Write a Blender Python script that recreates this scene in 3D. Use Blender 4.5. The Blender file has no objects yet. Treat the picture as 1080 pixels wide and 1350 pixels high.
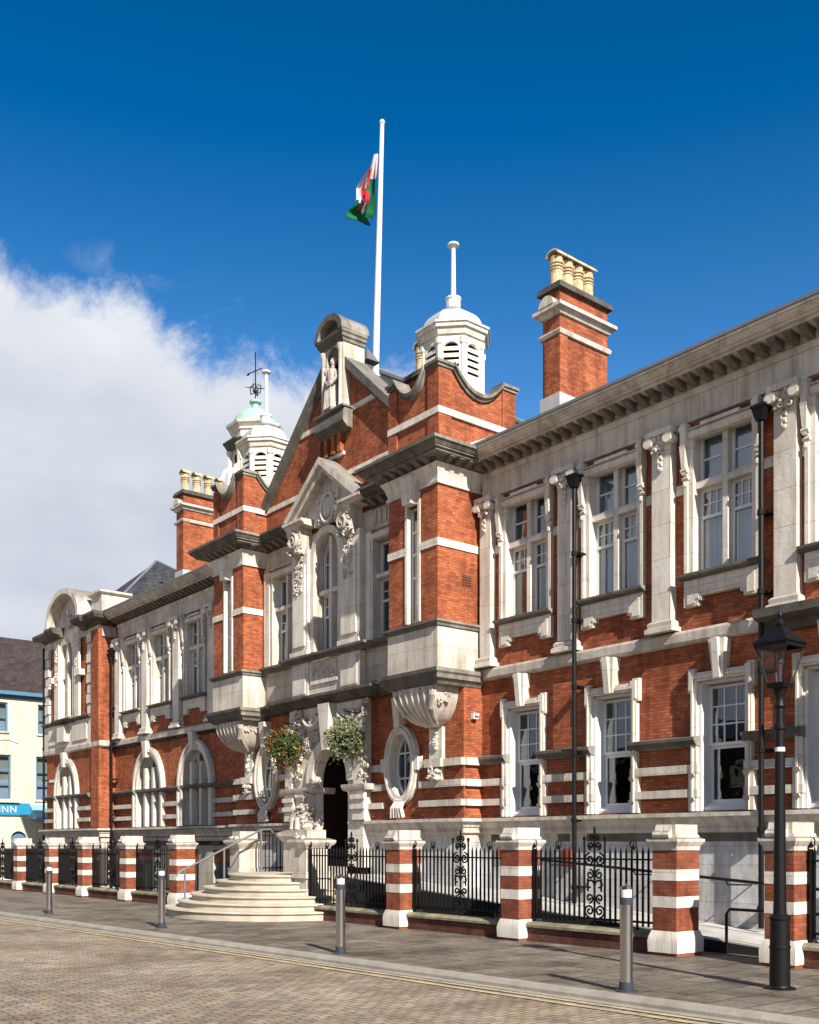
import bpy, bmesh, math, random
from mathutils import Vector, noise
R = math.radians
PI = math.pi
sc = bpy.context.scene
col = sc.collection

# ------------------------------------------------------------------ camera
CS, SN = 0.77946, 0.62645            # view direction (-CS, SN): facade recedes to the left
cam_d = bpy.data.cameras.new('camera'); cam = bpy.data.objects.new('camera', cam_d); col.objects.link(cam)
cam.location = (0, 0, 1.55)
cam.rotation_euler = (R(90), 0, math.atan2(CS, SN))
cam_d.sensor_fit = 'HORIZONTAL'; cam_d.sensor_width = 36.0
cam_d.lens = 36.0 * 1350 / 1080
cam_d.shift_x = 0.0
cam_d.shift_y = (1111 - 675) / 1080.0
cam_d.clip_end = 2000; cam_d.clip_start = 0.1
sc.camera = cam

# ------------------------------------------------------------------ light
SUN_EL = 36.0
SH = Vector((1.0, -0.275, 0)).normalized()          # horizontal direction towards the sun
sunv = Vector((SH.x*math.cos(R(SUN_EL)), SH.y*math.cos(R(SUN_EL)), math.sin(R(SUN_EL))))
sl = bpy.data.lights.new('sun', 'SUN'); sl.energy = 4.7; sl.angle = R(0.53); sl.color = (1.0, 0.94, 0.84)
so = bpy.data.objects.new('sun', sl); col.objects.link(so)
so.rotation_euler = sunv.to_track_quat('Z', 'Y').to_euler()

w = bpy.data.worlds.new("World"); sc.world = w; w.use_nodes = True
wn = w.node_tree; wn.nodes.clear()
def N(nt, t, **kw):
    n = nt.nodes.new(t)
    for k, v in kw.items():
        if k.startswith('i_'): n.inputs[k[2:]].default_value = v
        else: setattr(n, k, v)
    return n
sky = N(wn, 'ShaderNodeTexSky', sky_type='NISHITA', sun_disc=False, sun_elevation=R(SUN_EL), sun_rotation=math.atan2(SH.x, SH.y), air_density=1.0, dust_density=0.15, ozone_density=2.6)
bg = N(wn, 'ShaderNodeBackground', i_Strength=0.063); wo = N(wn, 'ShaderNodeOutputWorld')
L = wn.links.new
tc = N(wn, 'ShaderNodeTexCoord')
def math_n(nt, op, a, b=None, c=None):
    n = nt.nodes.new('ShaderNodeMath'); n.operation = op
    for i, v in enumerate((a, b, c)):
        if v is None: continue
        if isinstance(v, (int, float)): n.inputs[i].default_value = v
        else: nt.links.new(v, n.inputs[i])
    return n.outputs[0]
def vdot(vec, d):
    n = wn.nodes.new('ShaderNodeVectorMath'); n.operation = 'DOT_PRODUCT'; L(vec, n.inputs[0]); n.inputs[1].default_value = d
    return n.outputs['Value']
D = tc.outputs['Generated']
u = vdot(D, (SN, CS, 0)); v = vdot(D, (0, 0, 1))    # compass bearing across the facade, and height above the horizon
nz = N(wn, 'ShaderNodeTexNoise', i_Scale=6.5, i_Detail=13, i_Roughness=0.68, i_Distortion=0.25); L(D, nz.inputs['Vector'])
nz2 = N(wn, 'ShaderNodeTexNoise', i_Scale=3.0, i_Detail=5, i_Roughness=0.5)
mp = N(wn, 'ShaderNodeMapping'); mp.inputs['Location'].default_value = (3.1, 1.7, .4); mp.inputs['Scale'].default_value = (1, 1, 2.4)
L(D, mp.inputs['Vector']); L(mp.outputs[0], nz2.inputs['Vector'])
# upper edge of the cloud bank as a function of the bearing
ec = N(wn, 'ShaderNodeFloatCurve')
cv = ec.mapping.curves[0]
pts = [(0.0, .50), (0.15, .485), (0.30, .475), (0.373, .468), (0.41, .458), (0.455, .438), (0.472, .425), (0.50, .438), (0.56, .440), (0.62, .432), (0.70, .400), (1.0, .30)]
cv.points[0].location = pts[0]; cv.points[1].location = pts[-1]
for p in pts[1:-1]: cv.points.new(*p)
ec.mapping.update()
L(math_n(wn, 'MULTIPLY_ADD', u, 0.75, 0.62), ec.inputs['Value'])    # u -.8..0.5 -> 0..1
gap = math_n(wn, 'SUBTRACT', ec.outputs[0], v)
nn = math_n(wn, 'MULTIPLY_ADD', math_n(wn, 'SUBTRACT', nz.outputs[0], 0.5), 0.17, gap)
# the bank thins out to the right
thin = N(wn, 'ShaderNodeMapRange'); thin.inputs['From Min'].default_value = -0.16; thin.inputs['From Max'].default_value = 0.10
thin.inputs['To Min'].default_value = 0.0; thin.inputs['To Max'].default_value = 0.030; L(u, thin.inputs['Value'])
nn = math_n(wn, 'SUBTRACT', nn, thin.outputs[0])
mr = N(wn, 'ShaderNodeMapRange', interpolation_type='SMOOTHSTEP'); mr.inputs['From Min'].default_value = -0.012; mr.inputs['From Max'].default_value = 0.027
L(nn, mr.inputs['Value'])
# wisps above the bank
wz = N(wn, 'ShaderNodeTexNoise', i_Scale=9.0, i_Detail=8, i_Roughness=0.65, i_Distortion=0.5); L(D, wz.inputs['Vector'])
du = math_n(wn, 'DIVIDE', math_n(wn, 'ADD', u, 0.222), 0.055); dv = math_n(wn, 'DIVIDE', math_n(wn, 'SUBTRACT', v, 0.478), 0.016)
rr = math_n(wn, 'ADD', math_n(wn, 'MULTIPLY', du, du), math_n(wn, 'MULTIPLY', dv, dv))
wf = N(wn, 'ShaderNodeMapRange', interpolation_type='SMOOTHSTEP'); wf.inputs['From Min'].default_value = 1.3; wf.inputs['From Max'].default_value = 0.0
L(rr, wf.inputs['Value'])
wm = N(wn, 'ShaderNodeMapRange'); wm.inputs['From Min'].default_value = 0.42; wm.inputs['From Max'].default_value = 0.75; L(wz.outputs[0], wm.inputs['Value'])
wisp = math_n(wn, 'MULTIPLY', math_n(wn, 'MULTIPLY', wf.outputs[0], wm.outputs[0]), 0.7)
mask = math_n(wn, 'MAXIMUM', math_n(wn, 'MULTIPLY', mr.outputs[0], 0.97), wisp)
cr = N(wn, 'ShaderNodeValToRGB')
cr.color_ramp.elements[0].position = 0.30; cr.color_ramp.elements[0].color = (4.1, 4.5, 5.3, 1)
cr.color_ramp.elements[1].position = 0.64; cr.color_ramp.elements[1].color = (6.9, 7.1, 7.4, 1)
hh = N(wn, 'ShaderNodeMapRange'); hh.inputs['From Min'].default_value = 0.14; hh.inputs['From Max'].default_value = 0.46
hh.inputs['To Min'].default_value = -0.16; hh.inputs['To Max'].default_value = 0.14; L(v, hh.inputs['Value'])
L(math_n(wn, 'ADD', nz2.outputs[0], hh.outputs[0]), cr.inputs[0])
hsv = N(wn, 'ShaderNodeHueSaturation', i_Saturation=1.47, i_Value=1.0, i_Hue=0.502); L(sky.outputs[0], hsv.inputs['Color'])
gv = N(wn, 'ShaderNodeMapRange'); gv.inputs['From Min'].default_value = .30; gv.inputs['From Max'].default_value = .64; gv.inputs['To Min'].default_value = 1.50; gv.inputs['To Max'].default_value = .95
L(v, gv.inputs['Value']); L(gv.outputs[0], hsv.inputs['Value'])
gs = N(wn, 'ShaderNodeMapRange'); gs.inputs['From Min'].default_value = .32; gs.inputs['From Max'].default_value = .60; gs.inputs['To Min'].default_value = 1.28; gs.inputs['To Max'].default_value = 1.46
L(v, gs.inputs['Value']); L(gs.outputs[0], hsv.inputs['Saturation'])
mx = N(wn, 'ShaderNodeMixRGB'); L(mask, mx.inputs[0]); L(hsv.outputs[0], mx.inputs[1]); L(cr.outputs[0], mx.inputs[2])
L(mx.outputs[0], bg.inputs[0]); L(bg.outputs[0], wo.inputs[0])
sc.view_settings.view_transform = 'Standard'; sc.view_settings.look = 'None'; sc.view_settings.exposure = 1.0; sc.view_settings.gamma = 1.0

# ------------------------------------------------------------------ materials
def mat(name, base=(.5,.5,.5), rough=.8, metal=0.0, var=0.0, vscale=1.5, dark=None, bump=0.0, bscale=30, streak=0.0, spec=0.3, topdirt=0.0, joint=None, ydark=0.0):
    m = bpy.data.materials.new(name); m.use_nodes = True; nt = m.node_tree; b = nt.nodes['Principled BSDF']
    b.inputs['Roughness'].default_value = rough; b.inputs['Metallic'].default_value = metal; b.inputs['Specular IOR Level'].default_value = spec
    b.inputs['Base Color'].default_value = (*base, 1)
    lk = nt.links.new
    geo = N(nt, 'ShaderNodeNewGeometry'); P = geo.outputs['Position']
    cur = None
    if var > 0:
        n1 = N(nt, 'ShaderNodeTexNoise', i_Scale=vscale, i_Detail=6, i_Roughness=0.62); lk(P, n1.inputs['Vector'])
        r = N(nt, 'ShaderNodeValToRGB'); r.color_ramp.elements[0].position = .32; r.color_ramp.elements[1].position = .66
        d = dark or tuple(c*(1-var) for c in base)
        r.color_ramp.elements[0].color = (*d, 1); r.color_ramp.elements[1].color = (*base, 1)
        lk(n1.outputs[0], r.inputs[0]); cur = r.outputs[0]
    if streak > 0:
        mp = N(nt, 'ShaderNodeMapping'); mp.inputs['Scale'].default_value = (5.0, 5.0, .7); lk(P, mp.inputs['Vector'])
        n2 = N(nt, 'ShaderNodeTexNoise', i_Scale=1.0, i_Detail=7, i_Roughness=0.7); lk(mp.outputs[0], n2.inputs['Vector'])
        r2 = N(nt, 'ShaderNodeValToRGB'); r2.color_ramp.elements[0].position = .36; r2.color_ramp.elements[1].position = .56
        k = 1-streak; r2.color_ramp.elements[0].color = (k*.93, k*.9, k*.84, 1); r2.color_ramp.elements[1].color = (1, 1, 1, 1)
        lk(n2.outputs[0], r2.inputs[0])
        mm = N(nt, 'ShaderNodeMixRGB', blend_type='MULTIPLY', i_Fac=1.0)
        if cur: lk(cur, mm.inputs[1])
        else: mm.inputs[1].default_value = (*base, 1)
        lk(r2.outputs[0], mm.inputs[2]); cur = mm.outputs[0]
    if joint:                                              # ashlar block joints (width, height)
        sp = N(nt, 'ShaderNodeSeparateXYZ'); lk(P, sp.inputs[0])
        cb = N(nt, 'ShaderNodeCombineXYZ'); lk(math_n(nt, 'ADD', sp.outputs[0], sp.outputs[1]), cb.inputs[0]); lk(sp.outputs[2], cb.inputs[1])
        bt = N(nt, 'ShaderNodeTexBrick'); bt.inputs['Scale'].default_value = 1.0; bt.inputs['Brick Width'].default_value = joint[0]; bt.inputs['Row Height'].default_value = joint[1]
        bt.inputs['Mortar Size'].default_value = .009; bt.inputs['Mortar Smooth'].default_value = .3
        bt.inputs['Color1'].default_value = (1,1,1,1); bt.inputs['Color2'].default_value = (.90,.885,.86,1); bt.inputs['Mortar'].default_value = (.70,.67,.63,1)
        lk(cb.outputs[0], bt.inputs['Vector'])
        mm = N(nt, 'ShaderNodeMixRGB', blend_type='MULTIPLY', i_Fac=1.0)
        if cur: lk(cur, mm.inputs[1])
        else: mm.inputs[1].default_value = (*base, 1)
        lk(bt.outputs[0], mm.inputs[2]); cur = mm.outputs[0]
    if topdirt > 0:                                        # soot and lichen lying on upward faces
        sp = N(nt, 'ShaderNodeSeparateXYZ'); lk(geo.outputs['True Normal'], sp.inputs[0])
        n3 = N(nt, 'ShaderNodeTexNoise', i_Scale=4.0, i_Detail=5); lk(P, n3.inputs['Vector'])
        f = N(nt, 'ShaderNodeMapRange'); f.inputs['From Min'].default_value = .35; f.inputs['From Max'].default_value = .8; f.inputs['To Max'].default_value = topdirt
        lk(math_n(nt, 'MULTIPLY_ADD', n3.outputs[0], .4, math_n(nt, 'SUBTRACT', sp.outputs[2], .2)), f.inputs['Value'])
        mm = N(nt, 'ShaderNodeMixRGB', blend_type='MIX'); lk(f.outputs[0], mm.inputs[0])
        if cur: lk(cur, mm.inputs[1])
        else: mm.inputs[1].default_value = (*base, 1)
        mm.inputs[2].default_value = (.10, .09, .08, 1); cur = mm.outputs[0]
    if ydark > 0:                                          # darkens faces turned towards the street, broken up by noise
        sp = N(nt, 'ShaderNodeSeparateXYZ'); lk(geo.outputs['True Normal'], sp.inputs[0])
        n3 = N(nt, 'ShaderNodeTexNoise', i_Scale=2.4, i_Detail=6); lk(P, n3.inputs['Vector'])
        f = N(nt, 'ShaderNodeMapRange'); f.inputs['From Min'].default_value = .35; f.inputs['From Max'].default_value = .8; f.inputs['To Max'].default_value = ydark
        lk(math_n(nt, 'SUBTRACT', math_n(nt, 'MULTIPLY', n3.outputs[0], .5), sp.outputs[1]), f.inputs['Value'])
        mm = N(nt, 'ShaderNodeMixRGB', blend_type='MIX'); lk(f.outputs[0], mm.inputs[0])
        if cur: lk(cur, mm.inputs[1])
        else: mm.inputs[1].default_value = (*base, 1)
        mm.inputs[2].default_value = (.045, .040, .036, 1); cur = mm.outputs[0]
    if cur: lk(cur, b.inputs['Base Color'])
    if bump > 0:
        nb = N(nt, 'ShaderNodeTexNoise', i_Scale=bscale, i_Detail=4); lk(P, nb.inputs['Vector'])
        bp = N(nt, 'ShaderNodeBump', i_Strength=bump, i_Distance=.02); lk(nb.outputs[0], bp.inputs['Height']); lk(bp.outputs[0], b.inputs['Normal'])
    return m
def brick(name, c1, c2, mortar, bw=.160, bh=.0510, rough=.85, stain=.45, ms=.007):
    m = bpy.data.materials.new(name); m.use_nodes = True; nt = m.node_tree; b = nt.nodes['Principled BSDF']; lk = nt.links.new
    b.inputs['Roughness'].default_value = rough; b.inputs['Specular IOR Level'].default_value = .25
    geo = N(nt, 'ShaderNodeNewGeometry'); P = geo.outputs['Position']
    sp = N(nt, 'ShaderNodeSeparateXYZ'); lk(P, sp.inputs[0])
    cb = N(nt, 'ShaderNodeCombineXYZ'); lk(math_n(nt, 'ADD', sp.outputs[0], sp.outputs[1]), cb.inputs[0]); lk(sp.outputs[2], cb.inputs[1])
    bt = N(nt, 'ShaderNodeTexBrick'); bt.inputs['Scale'].default_value = 1.0; bt.inputs['Brick Width'].default_value = bw; bt.inputs['Row Height'].default_value = bh
    bt.inputs['Mortar Size'].default_value = ms; bt.inputs['Mortar Smooth'].default_value = .2; bt.inputs['Bias'].default_value = 0.0
    bt.inputs['Color1'].default_value = (*c1, 1); bt.inputs['Color2'].default_value = (*c2, 1); bt.inputs['Mortar'].default_value = (*mortar, 1)
    lk(cb.outputs[0], bt.inputs['Vector'])
    n1 = N(nt, 'ShaderNodeTexNoise', i_Scale=1.3, i_Detail=8, i_Roughness=.7); lk(P, n1.inputs['Vector'])
    r = N(nt, 'ShaderNodeValToRGB'); r.color_ramp.elements[0].position = .30; r.color_ramp.elements[1].position = .58
    k = 1-stain; r.color_ramp.elements[0].color = (k, k*.95, k*.92, 1); r.color_ramp.elements[1].color = (1,1,1,1); lk(n1.outputs[0], r.inputs[0])
    mm = N(nt, 'ShaderNodeMixRGB', blend_type='MULTIPLY', i_Fac=1.0); lk(bt.outputs[0], mm.inputs[1]); lk(r.outputs[0], mm.inputs[2])
    n4 = N(nt, 'ShaderNodeTexNoise', i_Scale=7.0, i_Detail=5, i_Roughness=.75); lk(P, n4.inputs['Vector'])
    r4 = N(nt, 'ShaderNodeValToRGB'); r4.color_ramp.elements[0].position = .36; r4.color_ramp.elements[1].position = .64
    r4.color_ramp.elements[0].color = (.74,.72,.72,1); r4.color_ramp.elements[1].color = (1.0,1.0,1.0,1); lk(n4.outputs[0], r4.inputs[0])
    m4 = N(nt, 'ShaderNodeMixRGB', blend_type='MULTIPLY', i_Fac=1.0); lk(mm.outputs[0], m4.inputs[1]); lk(r4.outputs[0], m4.inputs[2])
    # rain streaks down the wall
    ms_ = N(nt, 'ShaderNodeMapping'); ms_.inputs['Scale'].default_value = (3.4, 3.4, .35); lk(P, ms_.inputs['Vector'])
    n6 = N(nt, 'ShaderNodeTexNoise', i_Scale=1.0, i_Detail=6, i_Roughness=.65); lk(ms_.outputs[0], n6.inputs['Vector'])
    r6 = N(nt, 'ShaderNodeValToRGB'); r6.color_ramp.elements[0].position = .34; r6.color_ramp.elements[1].position = .52; r6.color_ramp.elements[0].color = (.66,.62,.60,1); r6.color_ramp.elements[1].color = (1,1,1,1); lk(n6.outputs[0], r6.inputs[0])
    m6 = N(nt, 'ShaderNodeMixRGB', blend_type='MULTIPLY', i_Fac=1.0); lk(m4.outputs[0], m6.inputs[1]); lk(r6.outputs[0], m6.inputs[2])
    lk(m6.outputs[0], b.inputs['Base Color'])
    bp = N(nt, 'ShaderNodeBump', i_Strength=.35, i_Distance=.008, invert=True); lk(bt.outputs['Fac'], bp.inputs['Height']); lk(bp.outputs[0], b.inputs['Normal'])
    return m
M = {}
M['brick'] = brick('red_brick', (.56,.165,.066), (.32,.078,.032), (.28,.10,.05), bw=.158, bh=.0525, ms=.009)
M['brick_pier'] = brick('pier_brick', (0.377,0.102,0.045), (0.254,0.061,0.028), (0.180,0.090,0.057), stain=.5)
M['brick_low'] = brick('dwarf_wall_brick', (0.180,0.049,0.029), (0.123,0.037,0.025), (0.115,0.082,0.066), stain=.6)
M['stone'] = mat('bath_stone', (.66,.60,.53), .85, var=.30, vscale=1.1, bump=.25, bscale=25, streak=.30, topdirt=.75, joint=(.95,.9))
M['stone_w'] = mat('pale_stone', (.73,.675,.60), .85, var=.18, vscale=1.6, bump=.2, bscale=25, streak=.22, topdirt=.5, joint=(1.15,.57))
M['ashlar'] = mat('ashlar_stone', (0.541,0.484,0.402), .85, var=.25, vscale=1.0, bump=.2, bscale=25, streak=.2, joint=(.75,.34), topdirt=.6)
M['stone_g'] = mat('weathered_grey_stone', (0.328,0.299,0.254), .9, var=.55, vscale=2.0, bump=.35, bscale=20, streak=.35, topdirt=.6, ydark=.66)
M['stone_m'] = mat('dark_modillion_stone', (.20,.175,.145), .9, var=.5, vscale=6)  # darker, mottled tone for the blocks under the cornices
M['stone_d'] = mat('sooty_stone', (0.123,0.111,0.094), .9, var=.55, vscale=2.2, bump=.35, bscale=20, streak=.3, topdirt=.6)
M['white_wall'] = mat('whitewashed_basement', (.60,.59,.585), .85, var=.30, vscale=2.2, streak=.30, bump=.3, bscale=12, joint=(.62,.30))
M['white_paint'] = mat('white_paint', (0.607,0.603,0.590), .45, var=.06, vscale=3, spec=.4)
M['cup_paint'] = mat('cream_paint', (.70,.665,.585), .6, var=.20, vscale=5, streak=.18)
M['lead'] = mat('lead_sheet', (0.426,0.435,0.451), .5, var=.2, vscale=4, spec=.5)
M['lead_d'] = mat('dark_lead', (0.164,0.172,0.189), .5, var=.3, vscale=3, spec=.5)
M['slate'] = brick('roof_slate', (0.061,0.064,0.072), (0.041,0.043,0.051), (0.021,0.021,0.025), bw=.25, bh=.16, rough=.6, stain=.3, ms=.008)
M['copper'] = mat('verdigris_copper', (.33,.52,.43), .6, var=.3, vscale=6)
M['iron'] = mat('black_iron', (.006,.006,.0065), .48, var=.2, vscale=12, spec=.22, bump=.15, bscale=40)
M['iron_m'] = mat('matt_black_iron', (.006,.006,.0065), .55, spec=.10)
M['steel'] = mat('brushed_steel', (.50,.50,.50), .17, metal=1.0, var=.12, vscale=8)
M['galv'] = mat('grey_rail', (.14,.145,.15), .45, var=.2, vscale=6, spec=.3)
M['darkband'] = mat('dark_plastic', (.035,.040,.055), .45)
M['pot'] = mat('chimney_pot_clay', (.60,.47,.28), .85, var=.5, vscale=9)
M['render'] = mat('cream_render', (.60,.55,.41), .9, var=.08, vscale=.8, streak=.12)
M['blue'] = mat('blue_fascia', (.015,.20,.36), .5)
M['blue_l'] = mat('pale_blue_awning', (0.180,0.385,0.508), .7, var=.15)
M['blue_t'] = mat('slate_blue_trim', (.07,.16,.25), .55)
M['tile'] = brick('brown_tile', (0.070,0.051,0.048), (0.049,0.037,0.035), (0.025,0.020,0.019), bw=.25, bh=.2, stain=.3)
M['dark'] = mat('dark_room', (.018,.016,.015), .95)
M['wood'] = mat('dark_oak', (.035,.018,.010), .6, var=.3)
M['door_g'] = mat('grey_painted_door', (.075,.09,.09), .6, var=.2)
M['curtain'] = mat('curtain_cloth', (.52,.57,.64), .9)
M['curtain_b'] = mat('brown_curtain', (.20,.12,.09), .9)
M['blind'] = mat('white_blind', (.65,.66,.68), .8)
M['red'] = mat('red_box', (.33,.045,.025), .5)
M['steps'] = mat('step_stone', (0.492,0.426,0.336), .85, var=.3, vscale=2.5, bump=.2, topdirt=.0)
M['flag_w'] = mat('flag_white', (.50,.46,.48), .8)
M['flag_g'] = mat('flag_green', (.0,.10,.035), .8)
M['flag_r'] = mat('flag_red', (.50,.02,.04), .8)
M['leaf'] = mat('leaf_green', (0.070,0.107,0.025), .7, var=.55, vscale=14)
M['leaf_s'] = mat('leaf_silver', (0.221,0.238,0.123), .7, var=.6, vscale=14)
M['petal_r'] = mat('petal_red', (.50,.03,.015), .7)
M['petal_y'] = mat('petal_yellow', (.60,.36,.05), .7)
M['moss'] = mat('mossy_coping', (0.279,0.238,0.164), .95, var=.6, vscale=3, dark=(0.082,0.082,0.041), bump=.3)
def glass(name, tint, fac, lo=.18):
    m = bpy.data.materials.new(name); m.use_nodes = True; nt = m.node_tree; nt.nodes.clear(); lk = nt.links.new
    o = N(nt, 'ShaderNodeOutputMaterial'); t = N(nt, 'ShaderNodeBsdfTransparent'); t.inputs[0].default_value = (*tint, 1)
    g = N(nt, 'ShaderNodeBsdfGlossy'); g.inputs['Roughness'].default_value = .015; g.inputs['Color'].default_value = (.95,.97,1,1)
    f = N(nt, 'ShaderNodeLayerWeight'); f.inputs['Blend'].default_value = .5
    m2 = math_n(nt, 'MULTIPLY_ADD', math_n(nt, 'POWER', f.outputs['Facing'], 4.0), fac, lo)
    geo = N(nt, 'ShaderNodeNewGeometry'); n1 = N(nt, 'ShaderNodeTexNoise', i_Scale=2.2, i_Detail=2); lk(geo.outputs['Position'], n1.inputs['Vector'])
    bp = N(nt, 'ShaderNodeBump', i_Strength=.12, i_Distance=.03); lk(n1.outputs[0], bp.inputs['Height']); lk(bp.outputs[0], g.inputs['Normal'])
    mx = N(nt, 'ShaderNodeMixShader'); lk(m2, mx.inputs[0]); lk(t.outputs[0], mx.inputs[1]); lk(g.outputs[0], mx.inputs[2]); lk(mx.outputs[0], o.inputs[0])
    return m
M['glass'] = glass('window_glass', (.72,.78,.82), .8, .09)
M['lamp_glass'] = glass('lantern_glass', (.93,.90,.87), .4, .05)

# ------------------------------------------------------------------ mesh builder
class MB:
    def __init__(s): s.v = []; s.f = []; s.m = []
    def add(s, vs, fs, mi=0):
        b = len(s.v); s.v += [tuple(p) for p in vs]; s.f += [tuple(i+b for i in f) for f in fs]; s.m += [mi]*len(fs); return s
    def box(s, x0, x1, y0, y1, z0, z1, mi=0):
        vs = [(x,y,z) for z in (z0,z1) for y in (y0,y1) for x in (x0,x1)]
        return s.add(vs, [(0,2,3,1),(4,5,7,6),(0,1,5,4),(2,6,7,3),(0,4,6,2),(1,3,7,5)], mi)
    def frustum(s, c, a0, b0, a1, b1, z0, z1, mi=0):     # tapered box, half sizes a (x), b (y)
        cx, cy = c
        vs = [(cx-a0,cy-b0,z0),(cx+a0,cy-b0,z0),(cx+a0,cy+b0,z0),(cx-a0,cy+b0,z0),(cx-a1,cy-b1,z1),(cx+a1,cy-b1,z1),(cx+a1,cy+b1,z1),(cx-a1,cy+b1,z1)]
        return s.add(vs, [(3,2,1,0),(4,5,6,7),(0,1,5,4),(1,2,6,5),(2,3,7,6),(3,0,4,7)], mi)
    def loop_loft(s, loops, cap=True, mi=0, closed=True):
        n = len(loops[0]); vs = [p for l in loops for p in l]; fs = []
        for i in range(len(loops)-1):
            for j in range(n if closed else n-1):
                a = i*n+j; b = i*n+(j+1) % n; fs.append((a, b, b+n, a+n))
        if cap: fs.append(tuple(range(n-1,-1,-1))); fs.append(tuple(range((len(loops)-1)*n, len(loops)*n)))
        return s.add(vs, fs, mi)
    def lathe(s, cx, cy, prof, n=16, rot=0, mi=0):
        return s.loop_loft([[(cx+r*math.cos(rot+2*PI*k/n), cy+r*math.sin(rot+2*PI*k/n), z) for k in range(n)] for r, z in prof], True, mi)
    def tube(s, pts, r, n=6, mi=0, r1=None):
        pts = [Vector(p) for p in pts]; loops = []; m = len(pts); up = None
        for i, p in enumerate(pts):
            t = (pts[min(i+1,m-1)]-pts[max(i-1,0)]).normalized()
            if up is None:
                up = Vector((0,0,1)) if abs(t.z) < .9 else Vector((1,0,0))
            a = t.cross(up)
            if a.length < 1e-4: a = t.cross(Vector((0,1,0)))
            a.normalize(); b = a.cross(t); up = b
            rr = r if r1 is None else r+(r1-r)*i/(m-1)
            loops.append([p+a*rr*math.cos(2*PI*k/n)+b*rr*math.sin(2*PI*k/n) for k in range(n)])
        return s.loop_loft(loops, True, mi)
    def blob(s, c, r, mi=0, nu=7, nv=5):
        loops = []
        for j in range(nv+1):
            ph = -PI/2*.97+PI*.97*j/nv
            loops.append([(c[0]+r[0]*math.cos(ph)*math.cos(2*PI*k/nu), c[1]+r[1]*math.cos(ph)*math.sin(2*PI*k/nu), c[2]+r[2]*math.sin(ph)) for k in range(nu)])
        return s.loop_loft(loops, True, mi)
    def prism_x(s, poly, x0, x1, mi=0):    # poly in (y,z)
        return s.loop_loft([[(x0,y,z) for y,z in poly],[(x1,y,z) for y,z in poly]], True, mi)
    def prism_y(s, poly, y0, y1, mi=0):    # poly in (x,z), convex-ish
        return s.loop_loft([[(x,y0,z) for x,z in poly],[(x,y1,z) for x,z in poly]], True, mi)
    def plate(s, outer, holes=(), y0=0, y1=.1, axis='y', mi=0):    # any outline with holes, filled
        cu = bpy.data.curves.new('t', 'CURVE'); cu.dimensions = '2D'; cu.fill_mode = 'BOTH'; cu.extrude = abs(y1-y0)/2
        for lp in [outer]+list(holes):
            sp = cu.splines.new('POLY'); sp.points.add(len(lp)-1); sp.use_cyclic_u = True
            for i, (a, b) in enumerate(lp): sp.points[i].co = (a, b, 0, 1)
        ob = bpy.data.objects.new('t', cu); col.objects.link(ob); dg = bpy.context.evaluated_depsgraph_get()
        me = bpy.data.meshes.new_from_object(ob.evaluated_get(dg)); c = (y0+y1)/2
        if axis == 'y': vs = [(v.co.x, c+v.co.z, v.co.y) for v in me.vertices]
        elif axis == 'x': vs = [(c+v.co.z, v.co.x, v.co.y) for v in me.vertices]
        else: vs = [(v.co.x, v.co.y, c+v.co.z) for v in me.vertices]
        s.add(vs, [tuple(p.vertices) for p in me.polygons], mi)
        bpy.data.objects.remove(ob); bpy.data.curves.remove(cu); bpy.data.meshes.remove(me)
        return s
    def mould(s, path, prof, mi=0):    # sweep (out, z) profile along a mitred XY path; outward = right of travel
        pts = [Vector(p) for p in path]; n = len(pts); loops = []
        for i, p in enumerate(pts):
            ns = []
            if i > 0: t = (p-pts[i-1]).normalized(); ns.append(Vector((t.y, -t.x)))
            if i < n-1: t = (pts[i+1]-p).normalized(); ns.append(Vector((t.y, -t.x)))
            if len(ns) == 2:
                m = (ns[0]+ns[1]).normalized(); m = m/max(.3, m.dot(ns[0]))
            else: m = ns[0]
            loops.append([(p.x+m.x*o, p.y+m.y*o, z) for o, z in prof])
        return s.loop_loft(loops, True, mi)
    def build(s, name, mats, parent=None, smooth=True):
        if parent and name not in NOSPLIT:
            ps = split_pieces(s)
            if len(ps) > 1: return [p.build1(name, mats, parent, smooth) for p in ps][0]
        return s.build1(name, mats, parent, smooth)
    def build1(s, name, mats, parent=None, smooth=True):
        me = bpy.data.meshes.new(name); me.from_pydata(s.v, [], s.f)
        if not isinstance(mats, (list, tuple)): mats = [mats]
        for m in mats: me.materials.append(m)
        me.polygons.foreach_set('material_index', s.m)
        bm = bmesh.new(); bm.from_mesh(me)
        bmesh.ops.recalc_face_normals(bm, faces=bm.faces); bm.to_mesh(me); bm.free()
        if smooth:
            me.polygons.foreach_set('use_smooth', [True]*len(me.polygons)); me.set_sharp_from_angle(angle=R(25))
        o = bpy.data.objects.new(name, me); col.objects.link(o)
        if parent: o.parent = parent
        return o
NOSPLIT = {'window','pane','curtain','surround','foliage','flowers','room_wall','oval_window','mullion','lantern_glass','flag','burner'}
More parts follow.
